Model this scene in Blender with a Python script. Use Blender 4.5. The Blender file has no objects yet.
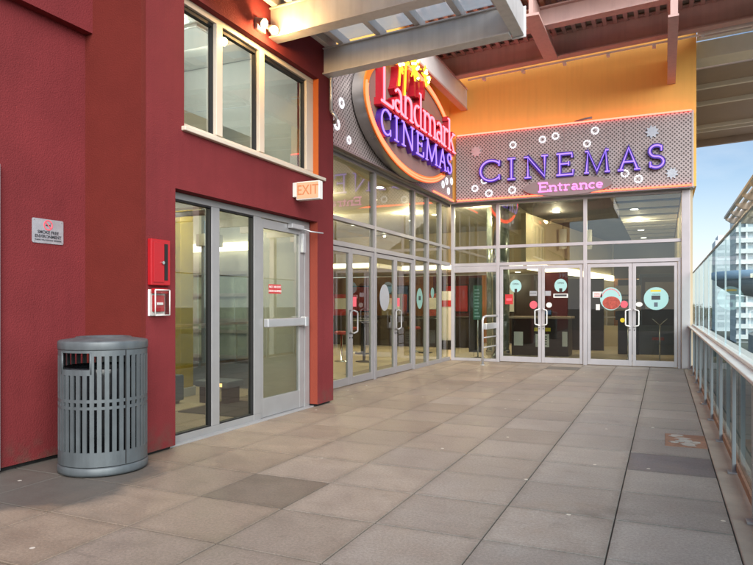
import bpy, math, random
from mathutils import Vector, Matrix
random.seed(7)
R = math.radians
scene = bpy.context.scene
col = scene.collection
PI = math.pi

# ------------------------------------------------------------------ materials
def _nt(name):
    m = bpy.data.materials.new(name); m.use_nodes = True
    nt = m.node_tree
    for n in list(nt.nodes): nt.nodes.remove(n)
    out = nt.nodes.new('ShaderNodeOutputMaterial')
    return m, nt, out

def mat(name, c, rough=.6, metal=0., var=.12, vscale=3., bump=0., bscale=60., spec=.5, streak=0., dirt=0., coat=0.):
    """painted / mineral surface: base colour with soft blotches, optional fine bump and run streaks"""
    m, nt, out = _nt(name); N = nt.nodes.new; L = nt.links.new
    b = N('ShaderNodeBsdfPrincipled')
    b.inputs['Roughness'].default_value = rough; b.inputs['Metallic'].default_value = metal
    b.inputs['Specular IOR Level'].default_value = spec
    b.inputs['Coat Weight'].default_value = coat
    tc = N('ShaderNodeTexCoord')
    no = N('ShaderNodeTexNoise'); no.inputs['Scale'].default_value = vscale; no.inputs['Detail'].default_value = 7; no.inputs['Roughness'].default_value = .62
    L(tc.outputs['Object'], no.inputs['Vector'])
    mr = N('ShaderNodeMapRange'); mr.inputs['From Min'].default_value = .25; mr.inputs['From Max'].default_value = .75
    mr.inputs['To Min'].default_value = 1 - var; mr.inputs['To Max'].default_value = 1 + var
    L(no.outputs['Fac'], mr.inputs['Value'])
    mx = N('ShaderNodeMix'); mx.data_type = 'RGBA'; mx.blend_type = 'MULTIPLY'; mx.inputs['Factor'].default_value = 1
    mx.inputs['A'].default_value = (*c, 1); L(mr.outputs['Result'], mx.inputs['B'])
    last = mx.outputs['Result']
    if streak:
        mp = N('ShaderNodeMapping'); mp.inputs['Scale'].default_value = (5, 5, .35); L(tc.outputs['Object'], mp.inputs['Vector'])
        n2 = N('ShaderNodeTexNoise'); n2.inputs['Scale'].default_value = 2.2; n2.inputs['Detail'].default_value = 6; L(mp.outputs['Vector'], n2.inputs['Vector'])
        r2 = N('ShaderNodeMapRange'); r2.inputs['From Min'].default_value = .45; r2.inputs['From Max'].default_value = .75
        r2.inputs['To Min'].default_value = 1; r2.inputs['To Max'].default_value = 1 - streak; L(n2.outputs['Fac'], r2.inputs['Value'])
        m2 = N('ShaderNodeMix'); m2.data_type = 'RGBA'; m2.blend_type = 'MULTIPLY'; m2.inputs['Factor'].default_value = 1
        L(last, m2.inputs['A']); L(r2.outputs['Result'], m2.inputs['B']); last = m2.outputs['Result']
    if dirt:
        gz = N('ShaderNodeSeparateXYZ'); L(tc.outputs['Object'], gz.inputs[0])
        gr_ = N('ShaderNodeMapRange'); gr_.inputs['From Min'].default_value = .32; gr_.inputs['From Max'].default_value = .02; L(gz.outputs['Z'], gr_.inputs['Value'])
        n4 = N('ShaderNodeTexNoise'); n4.inputs['Scale'].default_value = 9; n4.inputs['Detail'].default_value = 7; L(tc.outputs['Object'], n4.inputs['Vector'])
        r4 = N('ShaderNodeMapRange'); r4.inputs['From Min'].default_value = .40; r4.inputs['From Max'].default_value = .62; L(n4.outputs['Fac'], r4.inputs['Value'])
        mm = N('ShaderNodeMath'); mm.operation = 'MULTIPLY'; L(gr_.outputs[0], mm.inputs[0]); L(r4.outputs[0], mm.inputs[1])
        m3_ = N('ShaderNodeMath'); m3_.operation = 'MULTIPLY'; L(mm.outputs[0], m3_.inputs[0]); m3_.inputs[1].default_value = dirt
        x4 = N('ShaderNodeMix'); x4.data_type = 'RGBA'; L(m3_.outputs[0], x4.inputs['Factor']); L(last, x4.inputs['A']); x4.inputs['B'].default_value = (.10, .055, .045, 1)
        # pale scuffs
        mp5 = N('ShaderNodeMapping'); mp5.inputs['Scale'].default_value = (2, 2, 9); mp5.inputs['Rotation'].default_value = (R(20), 0, 0); L(tc.outputs['Object'], mp5.inputs['Vector'])
        n5 = N('ShaderNodeTexNoise'); n5.inputs['Scale'].default_value = 1.7; n5.inputs['Detail'].default_value = 9; n5.inputs['Roughness'].default_value = .72; L(mp5.outputs[0], n5.inputs['Vector'])
        r5 = N('ShaderNodeMapRange'); r5.inputs['From Min'].default_value = .66; r5.inputs['From Max'].default_value = .80; r5.inputs['To Max'].default_value = .35; L(n5.outputs['Fac'], r5.inputs['Value'])
        x5 = N('ShaderNodeMix'); x5.data_type = 'RGBA'; L(r5.outputs[0], x5.inputs['Factor']); L(x4.outputs['Result'], x5.inputs['A']); x5.inputs['B'].default_value = (.32, .11, .11, 1)
        last = x5.outputs['Result']
    L(last, b.inputs['Base Color'])
    rr = N('ShaderNodeMapRange'); rr.inputs['From Min'].default_value = .3; rr.inputs['From Max'].default_value = .7
    rr.inputs['To Min'].default_value = max(.02, rough - .08); rr.inputs['To Max'].default_value = min(1, rough + .08)
    L(no.outputs['Fac'], rr.inputs['Value']); L(rr.outputs['Result'], b.inputs['Roughness'])
    if bump:
        n3 = N('ShaderNodeTexNoise'); n3.inputs['Scale'].default_value = bscale; n3.inputs['Detail'].default_value = 4
        L(tc.outputs['Object'], n3.inputs['Vector'])
        bp = N('ShaderNodeBump'); bp.inputs['Strength'].default_value = bump; bp.inputs['Distance'].default_value = .01
        L(n3.outputs['Fac'], bp.inputs['Height']); L(bp.outputs['Normal'], b.inputs['Normal'])
    L(b.outputs['BSDF'], out.inputs['Surface'])
    return m

def emit(name, c, s):
    m, nt, out = _nt(name)
    e = nt.nodes.new('ShaderNodeEmission'); e.inputs['Color'].default_value = (*c, 1); e.inputs['Strength'].default_value = s
    nt.links.new(e.outputs[0], out.inputs['Surface']); return m

def glass(name, tint=(.9, .95, .93), refl=1., base=.05, rough=0.):
    """thin architectural pane: tinted see-through with a Schlick mirror on its front faces"""
    m, nt, out = _nt(name); N = nt.nodes.new; L = nt.links.new
    t = N('ShaderNodeBsdfTransparent'); t.inputs['Color'].default_value = (*tint, 1)
    g = N('ShaderNodeBsdfGlossy'); g.inputs['Roughness'].default_value = rough
    lw = N('ShaderNodeLayerWeight'); lw.inputs['Blend'].default_value = .5
    p = N('ShaderNodeMath'); p.operation = 'POWER'; L(lw.outputs['Facing'], p.inputs[0]); p.inputs[1].default_value = 4
    mr = N('ShaderNodeMapRange'); mr.inputs['To Min'].default_value = base; mr.inputs['To Max'].default_value = refl; L(p.outputs[0], mr.inputs['Value'])
    geo = N('ShaderNodeNewGeometry'); iv = N('ShaderNodeMath'); iv.operation = 'SUBTRACT'; iv.inputs[0].default_value = 1; L(geo.outputs['Backfacing'], iv.inputs[1])
    mu = N('ShaderNodeMath'); mu.operation = 'MULTIPLY'; L(mr.outputs['Result'], mu.inputs[0]); L(iv.outputs[0], mu.inputs[1])
    x = N('ShaderNodeMixShader'); L(mu.outputs[0], x.inputs['Fac']); L(t.outputs[0], x.inputs[1]); L(g.outputs[0], x.inputs[2])
    L(x.outputs[0], out.inputs['Surface']); return m

def frosted(name, c, see=.35):
    m, nt, out = _nt(name); N = nt.nodes.new; L = nt.links.new
    t = N('ShaderNodeBsdfTransparent'); t.inputs['Color'].default_value = (.8, .85, .88, 1)
    tl = N('ShaderNodeBsdfTranslucent'); tl.inputs['Color'].default_value = (*c, 1)
    g = N('ShaderNodeBsdfGlossy'); g.inputs['Roughness'].default_value = .12
    tc = N('ShaderNodeTexCoord'); no = N('ShaderNodeTexNoise'); no.inputs['Scale'].default_value = 3; no.inputs['Detail'].default_value = 7; L(tc.outputs['Object'], no.inputs['Vector'])
    mr = N('ShaderNodeMapRange'); mr.inputs['To Min'].default_value = see - .25; mr.inputs['To Max'].default_value = see + .25; L(no.outputs['Fac'], mr.inputs['Value'])
    x = N('ShaderNodeMixShader'); L(mr.outputs[0], x.inputs['Fac']); L(tl.outputs[0], x.inputs[1]); L(t.outputs[0], x.inputs[2])
    y = N('ShaderNodeMixShader'); y.inputs['Fac'].default_value = .08; L(x.outputs[0], y.inputs[1]); L(g.outputs[0], y.inputs[2])
    L(y.outputs[0], out.inputs['Surface']); return m

def perforated(name, axis):
    """punched aluminium sheet: staggered round holes, backed by darkness"""
    m, nt, out = _nt(name); N = nt.nodes.new; L = nt.links.new
    tc = N('ShaderNodeTexCoord'); sp = N('ShaderNodeSeparateXYZ'); L(tc.outputs['Object'], sp.inputs[0])
    cb = N('ShaderNodeCombineXYZ'); L(sp.outputs[axis], cb.inputs['X']); L(sp.outputs['Z'], cb.inputs['Y'])
    mp = N('ShaderNodeMapping'); mp.inputs['Rotation'].default_value = (0, 0, R(45)); L(cb.outputs[0], mp.inputs['Vector'])
    v = N('ShaderNodeTexVoronoi'); v.voronoi_dimensions = '2D'; v.inputs['Scale'].default_value = 15.5; v.inputs['Randomness'].default_value = 0
    L(mp.outputs[0], v.inputs['Vector'])
    mr = N('ShaderNodeMapRange'); mr.inputs['From Min'].default_value = .27; mr.inputs['From Max'].default_value = .35; L(v.outputs['Distance'], mr.inputs['Value'])
    no = N('ShaderNodeTexNoise'); no.inputs['Scale'].default_value = 2.5; no.inputs['Detail'].default_value = 5; L(tc.outputs['Object'], no.inputs['Vector'])
    cr = N('ShaderNodeMapRange'); cr.inputs['To Min'].default_value = .8; cr.inputs['To Max'].default_value = 1.15; L(no.outputs['Fac'], cr.inputs['Value'])
    mx = N('ShaderNodeMix'); mx.data_type = 'RGBA'; mx.inputs['A'].default_value = (.10, .082, .080, 1); mx.inputs['B'].default_value = (.43, .37, .365, 1)
    L(mr.outputs[0], mx.inputs['Factor'])
    m2 = N('ShaderNodeMix'); m2.data_type = 'RGBA'; m2.blend_type = 'MULTIPLY'; m2.inputs['Factor'].default_value = 1
    L(mx.outputs['Result'], m2.inputs['A']); L(cr.outputs[0], m2.inputs['B'])
    b = N('ShaderNodeBsdfPrincipled'); b.inputs['Roughness'].default_value = .45; b.inputs['Metallic'].default_value = .35
    L(m2.outputs['Result'], b.inputs['Base Color']); L(b.outputs[0], out.inputs['Surface']); return m

def paver_mat(name):
    m, nt, out = _nt(name); N = nt.nodes.new; L = nt.links.new
    b = N('ShaderNodeBsdfPrincipled')
    at = N('ShaderNodeAttribute'); at.attribute_name = 'tint'
    tc = N('ShaderNodeTexCoord')
    def noise(s, d=6, r=.6, vec=None):
        n = N('ShaderNodeTexNoise'); n.inputs['Scale'].default_value = s; n.inputs['Detail'].default_value = d; n.inputs['Roughness'].default_value = r
        L(vec or tc.outputs['Object'], n.inputs['Vector']); return n
    def mul(a, fac_out, lo, hi, f0=.3, f1=.7):
        r = N('ShaderNodeMapRange'); r.inputs['From Min'].default_value = f0; r.inputs['From Max'].default_value = f1
        r.inputs['To Min'].default_value = lo; r.inputs['To Max'].default_value = hi; L(fac_out, r.inputs['Value'])
        x = N('ShaderNodeMix'); x.data_type = 'RGBA'; x.blend_type = 'MULTIPLY'; x.inputs['Factor'].default_value = 1
        L(a, x.inputs['A']); L(r.outputs[0], x.inputs['B']); return x.outputs['Result']
    big = noise(.55, 4); mid = noise(3.2, 8, .66); fine = noise(55, 3); spk = noise(160, 2)
    c = mul(at.outputs['Color'], big.outputs['Fac'], .86, 1.1)
    c = mul(c, mid.outputs['Fac'], .84, 1.12)
    c = mul(c, fine.outputs['Fac'], .80, 1.16)
    c = mul(c, spk.outputs['Fac'], .84, 1.12)
    # directional scuffs and damp drag marks
    mp = N('ShaderNodeMapping'); mp.inputs['Scale'].default_value = (1.2, 7, 1); mp.inputs['Rotation'].default_value = (0, 0, R(14)); L(tc.outputs['Object'], mp.inputs['Vector'])
    sc = noise(1.4, 7, .7, mp.outputs['Vector']); c = mul(c, sc.outputs['Fac'], 1.04, .80, .56, .74)
    # rust-brown drips here and there
    rs = noise(1.1, 8, .75); mr = N('ShaderNodeMapRange'); mr.inputs['From Min'].default_value = .56; mr.inputs['From Max'].default_value = .74; mr.inputs['To Max'].default_value = .45
    L(rs.outputs['Fac'], mr.inputs['Value'])
    mx = N('ShaderNodeMix'); mx.data_type = 'RGBA'; L(mr.outputs[0], mx.inputs['Factor']); L(c, mx.inputs['A']); mx.inputs['B'].default_value = (.235, .185, .14, 1)
    # dirt packed along the slab edges
    sxy = N('ShaderNodeSeparateXYZ'); L(tc.outputs['Object'], sxy.inputs[0])
    def edge(o, off):
        a = N('ShaderNodeMath'); a.operation = 'ADD'; L(o, a.inputs[0]); a.inputs[1].default_value = off
        d_ = N('ShaderNodeMath'); d_.operation = 'DIVIDE'; L(a.outputs[0], d_.inputs[0]); d_.inputs[1].default_value = .7265
        pp_ = N('ShaderNodeMath'); pp_.operation = 'PINGPONG'; L(d_.outputs[0], pp_.inputs[0]); pp_.inputs[1].default_value = .5
        return pp_.outputs[0]
    mn = N('ShaderNodeMath'); mn.operation = 'MINIMUM'; L(edge(sxy.outputs['X'], -2 + .305), mn.inputs[0]); L(edge(sxy.outputs['Y'], 5 - 3.155), mn.inputs[1])
    nz = noise(7, 8, .7); ad = N('ShaderNodeMath'); ad.operation = 'MULTIPLY_ADD'; L(nz.outputs['Fac'], ad.inputs[0]); ad.inputs[1].default_value = -.16; L(mn.outputs[0], ad.inputs[2])
    er = N('ShaderNodeMapRange'); er.inputs['From Min'].default_value = -.085; er.inputs['From Max'].default_value = .01; er.inputs['To Min'].default_value = .30; er.inputs['To Max'].default_value = 0; L(ad.outputs[0], er.inputs['Value'])
    ex = N('ShaderNodeMix'); ex.data_type = 'RGBA'; L(er.outputs[0], ex.inputs['Factor']); L(mx.outputs['Result'], ex.inputs['A']); ex.inputs['B'].default_value = (.095, .078, .062, 1)
    # dark blotchy spill stains
    sp1 = noise(.9, 9, .68); s1 = N('ShaderNodeMapRange'); s1.inputs['From Min'].default_value = .60; s1.inputs['From Max'].default_value = .70; s1.inputs['To Max'].default_value = .38; L(sp1.outputs['Fac'], s1.inputs['Value'])
    mps = N('ShaderNodeMapping'); mps.inputs['Location'].default_value = (13, 7, 2); L(tc.outputs['Object'], mps.inputs['Vector'])
    sp2 = noise(5.5, 6, .6, mps.outputs['Vector']); s2_ = N('ShaderNodeMapRange'); s2_.inputs['From Min'].default_value = .66; s2_.inputs['From Max'].default_value = .74; s2_.inputs['To Max'].default_value = .45; L(sp2.outputs['Fac'], s2_.inputs['Value'])
    mxx = N('ShaderNodeMath'); mxx.operation = 'MAXIMUM'; L(s1.outputs[0], mxx.inputs[0]); L(s2_.outputs[0], mxx.inputs[1])
    ey = N('ShaderNodeMix'); ey.data_type = 'RGBA'; L(mxx.outputs[0], ey.inputs['Factor']); L(ex.outputs['Result'], ey.inputs['A']); ey.inputs['B'].default_value = (.105, .09, .075, 1)
    mx = ey
    # irregular dark grey patch on the pavers by the litter bin
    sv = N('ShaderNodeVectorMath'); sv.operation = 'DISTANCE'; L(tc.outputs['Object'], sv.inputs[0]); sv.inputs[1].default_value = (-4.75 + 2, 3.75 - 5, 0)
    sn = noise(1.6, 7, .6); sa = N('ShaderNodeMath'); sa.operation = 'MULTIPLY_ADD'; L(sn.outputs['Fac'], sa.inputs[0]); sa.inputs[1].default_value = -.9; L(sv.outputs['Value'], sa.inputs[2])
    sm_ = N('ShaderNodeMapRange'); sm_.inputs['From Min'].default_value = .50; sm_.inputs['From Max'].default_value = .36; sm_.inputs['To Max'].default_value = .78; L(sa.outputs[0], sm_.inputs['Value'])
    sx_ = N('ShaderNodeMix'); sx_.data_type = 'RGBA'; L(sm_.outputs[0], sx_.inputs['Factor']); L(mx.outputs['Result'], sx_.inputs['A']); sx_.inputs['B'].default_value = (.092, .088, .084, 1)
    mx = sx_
    # small dried gum spots
    vo = N('ShaderNodeTexVoronoi'); vo.voronoi_dimensions = '2D'; vo.inputs['Scale'].default_value = 2.1; L(tc.outputs['Object'], vo.inputs['Vector'])
    gm = N('ShaderNodeMapRange'); gm.inputs['From Min'].default_value = .036; gm.inputs['From Max'].default_value = .030; L(vo.outputs['Distance'], gm.inputs['Value'])
    sx = N('ShaderNodeSeparateColor'); L(vo.outputs['Color'], sx.inputs[0])
    ge = N('ShaderNodeMath'); ge.operation = 'GREATER_THAN'; ge.inputs[1].default_value = .90; L(sx.outputs[0], ge.inputs[0])
    gg = N('ShaderNodeMath'); gg.operation = 'MULTIPLY'; L(gm.outputs[0], gg.inputs[0]); L(ge.outputs[0], gg.inputs[1])
    g2 = N('ShaderNodeMix'); g2.data_type = 'RGBA'; L(gg.outputs[0], g2.inputs['Factor']); L(mx.outputs['Result'], g2.inputs['A']); g2.inputs['B'].default_value = (.66, .62, .56, 1)
    L(g2.outputs['Result'], b.inputs['Base Color'])
    rr = N('ShaderNodeMapRange'); rr.inputs['From Min'].default_value = .3; rr.inputs['From Max'].default_value = .7; rr.inputs['To Min'].default_value = .42; rr.inputs['To Max'].default_value = .72
    L(mid.outputs['Fac'], rr.inputs['Value']); L(rr.outputs[0], b.inputs['Roughness'])
    bp = N('ShaderNodeBump'); bp.inputs['Strength'].default_value = .22; bp.inputs['Distance'].default_value = .004
    L(fine.outputs['Fac'], bp.inputs['Height']); L(bp.outputs[0], b.inputs['Normal'])
    L(b.outputs[0], out.inputs['Surface']); return m

M = dict(
    red=mat('red_stucco', (.172, .0265, .030), .85, var=.18, vscale=1.3, bump=.55, bscale=75, streak=.06, dirt=.85, spec=.18),
    redjamb=mat('orange_red_stucco', (.26, .043, .022), .75, var=.08, bump=.4, bscale=70),
    winjamb=mat('orange_reveal', (.50, .12, .02), .75, var=.08, bump=.4, bscale=70),
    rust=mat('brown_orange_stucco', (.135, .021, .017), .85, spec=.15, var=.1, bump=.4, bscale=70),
    orange=mat('orange_render', (.97, .56, .14), .75, var=.05, vscale=.8, bump=.15, bscale=50, streak=.06),
    alu=mat('brushed_aluminium', (.50, .51, .53), .38, .55, var=.05, vscale=6),
    alud=mat('grey_aluminium', (.35, .35, .355), .42, .35, var=.06, vscale=6),
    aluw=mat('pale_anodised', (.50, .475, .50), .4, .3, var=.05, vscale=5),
    cream=mat('cream_vinyl', (.62, .55, .46), .4, var=.05),
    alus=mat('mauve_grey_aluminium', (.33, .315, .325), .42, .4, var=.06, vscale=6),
    gasket=mat('black_gasket', (.012, .012, .013), .6),
    steel=mat('galvanised_paint', (.68, .68, .68), .45, .35, var=.10, vscale=2.5, streak=.12),
    brown=mat('oxide_brown_paint', (.58, .385, .355), .55, var=.10, vscale=2, streak=.12),
    browngrey=mat('brown_grey_deck', (.36, .305, .285), .6, var=.10, vscale=2),
    white=mat('white_paint', (.84, .84, .83), .45, var=.05, vscale=2, streak=.03),
    whitegrey=mat('white_grey_paint', (.76, .77, .78), .5, var=.06),
    canblue=mat('blue_grey_powder_coat', (.102, .119, .131), .42, .2, streak=.25, var=.14, vscale=5, bump=.05, bscale=120),
    black=mat('black_plastic', (.012, .012, .014), .4, var=.2),
    bag=mat('bin_liner', (.014, .015, .019), .28, var=.3, bump=.6, bscale=14),
    drum=mat('zinc_drum', (.40, .385, .37), .34, .75, var=.12, vscale=2),
    face=mat('bronze_sign_face', (.27, .175, .15), .45, .3, var=.10, vscale=2),
    rim=mat('orange_rim', (.72, .19, .02), .4, var=.06),
    redch=mat('red_channel', (.36, .008, .022), .4, var=.06),
    purch=mat('purple_channel', (.045, .012, .22), .4, var=.06),
    greych=mat('plaque_grey', (.26, .20, .205), .5, .2, var=.06),
    redpaint=mat('signal_red', (.40, .012, .018), .35, var=.05),
    concrete=mat('curb_concrete', (.40, .355, .315), .8, var=.20, vscale=3, bump=.3, bscale=60),
    rustmetal=mat('rusty_plate', (.30, .17, .12), .7, var=.35, vscale=9, bump=.3),
    flake=mat('worn_patch', (.44, .42, .40), .7, var=.25, vscale=12),
    joint=mat('joint_grit', (.055, .048, .042), .95, var=.3, vscale=20),
    beige=mat('beige_wall', (.54, .46, .32), .7, var=.04),
    hallwall=mat('pale_green_wall', (.52, .48, .39), .6, var=.05),
    hallgrey=mat('hall_grey', (.40, .41, .41), .6, var=.06),
    yellow=mat('yellow_paint', (.40, .29, .04), .5, var=.05),
    tilefl=mat('polished_tile', (.56, .47, .35), .38, var=.10, vscale=2),
    darkfl=mat('dark_mat', (.03, .03, .033), .9, var=.2, bump=.4),
    darkceil=mat('dark_ceiling', (.028, .024, .022), .7, var=.1),
    palece=mat('pale_ceiling', (.55, .52, .46), .7, var=.05),
    wood=mat('orange_wood', (.42, .17, .045), .45, var=.2, vscale=1.5, streak=.3),
    darkwood=mat('dark_wood', (.035, .022, .02), .35, var=.2, vscale=3),
    maroon=mat('maroon_panel', (.12, .02, .025), .5),
    steelpol=mat('polished_steel', (.60, .62, .62), .16, 1., var=.05),
    colgreen=mat('mosaic_column', (.26, .30, .27), .22, .5, var=.5, vscale=7),
    paper=mat('paper_white', (.75, .74, .71), .7, var=.03),
    teal=mat('teal_vinyl', (.36, .60, .60), .5, var=.04),
    pinkv=mat('pink_vinyl', (.78, .12, .16), .5, var=.04),
    yelv=mat('yellow_vinyl', (.75, .58, .03), .5),
    redv=mat('red_vinyl', (.50, .03, .035), .5, var=.04),
    tan=mat('tan_card', (.45, .34, .25), .7, var=.08),
    greenb=mat('green_board', (.05, .20, .14), .5, var=.1),
    foodred=mat('food_print', (.40, .07, .05), .6, var=.5, vscale=26),
    silver=mat('silver_plate', (.50, .52, .56), .35, .5, var=.08, vscale=14),
    textd=mat('dark_ink', (.05, .05, .06), .6),
    textw=mat('white_ink', (.80, .79, .77), .6),
    bark=mat('bark', (.06, .045, .03), .9, var=.3),
    towerw=mat('tower_white', (.80, .82, .84), .7, var=.04),
    towerp=mat('tower_pale_blue', (.66, .74, .80), .7, var=.04),
    towerg=mat('tower_glass', (.50, .58, .64), .45, var=.2, vscale=.4),
    skyblue=mat('blue_fascia', (.36, .52, .72), .5, var=.04),
    slatep=mat('pale_slate', (.20, .25, .30), .6, var=.06),
    slate=mat('slate_soffit', (.10, .13, .17), .6, var=.06),
    lattice=mat('timber_slats', (.88, .80, .72), .65, var=.10),
    asphalt=mat('asphalt', (.055, .055, .056), .9, var=.15),
    earth=mat('city_ground', (.13, .14, .115), .95, var=.35, vscale=.03),
    track=mat('track_concrete', (.36, .36, .36), .8, var=.1, vscale=.4),
    chair=mat('red_seat', (.35, .03, .03), .6),
    cup=mat('blue_panel', (.10, .22, .50), .4, var=.2),
    perfx=perforated('perforated_sheet_front', 'X'), perfy=perforated('perforated_sheet_side', 'Y'),
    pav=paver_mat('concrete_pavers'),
    g_store=glass('storefront_glass', (.72, .76, .71), .88, .19),
    g_upper=glass('upper_window_glass', (.78, .82, .78), .9, .20),
    g_front=glass('cinema_glass', (.70, .75, .73), .8, .09),
    g_fup=glass('cinema_transom_glass', (.70, .75, .73), .85, .17),
    g_side=glass('side_glass', (.80, .84, .78), .85, .08),
    g_rail=glass('railing_glass', (.90, .965, .955), .40, .02),
    g_low=glass('lower_railing_glass', (.62, .68, .68), .6, .05),
    g_roof=frosted('roof_glass', (.50, .54, .58), .45),
    g_clear=glass('clear_plastic', (.93, .93, .93), .5, .05),
    n_red=emit('neon_salmon', (1., .085, .06), 3.6),
    n_orange=emit('neon_orange', (1., .085, .04), 3.0),
    n_pink=emit('neon_pink', (1., .13, .17), 2.0),
    n_purple=emit('neon_violet', (.34, .20, 1.), .95),
    n_mag=emit('neon_magenta', (1., .24, .72), 1.0),
    n_yellow=emit('neon_yellow', (1., .56, .03), 1.3),
    n_gold=emit('bulb_gold', (1., .80, .25), 5.),
    post=mat('post_grey', (.33, .35, .38), .45, .15, var=.05),
    n_white=emit('led_white', (.95, .93, 1.), .75),
    exitface=emit('exit_panel_lit', (1., .58, .34), .46),
    exitlet=emit('exit_letters', (1., .36, .16), .40),
    lampw=emit('lamp_warm', (1., .62, .24), 30.),
    panelw=emit('panel_white', (.95, 1., .95), .45),
    hallglass=mat('hall_glass', (.30, .36, .32), .25, var=.25, vscale=2),
    lampsoft=emit('amber_led', (1., .6, .25), 1.5),
    cove=emit('cove_light', (1., .84, .55), 3.6),
    down=emit('downlight_disc', (1., .90, .72), 14.),
    tubew=emit('fluorescent', (1., .95, .82), 2.2),
)

# ------------------------------------------------------------------ mesh builder
WLOC = {}
def tag(o, label=None, cat=None, group=None, kind=None):
    if label: o['label'] = label
    if cat: o['category'] = cat
    if group: o['group'] = group
    if kind: o['kind'] = kind
    return o
def thing(name, loc, label, cat, group=None):
    o = bpy.data.objects.new(name, None); col.objects.link(o); o.location = loc
    o.empty_display_size = .2
    WLOC[o] = Vector(loc); return tag(o, label, cat, group)

def FR(a, b, n): return (a, 16.25 - n, b)       # cinema front: a = X, n towards the camera
def SD(a, b, n): return (-5.2 + n, a, b)        # cinema side: a = Y, n towards +X
def RW(a, b, n): return (-4.5 + n, a, b)        # red wall: a = Y

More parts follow.
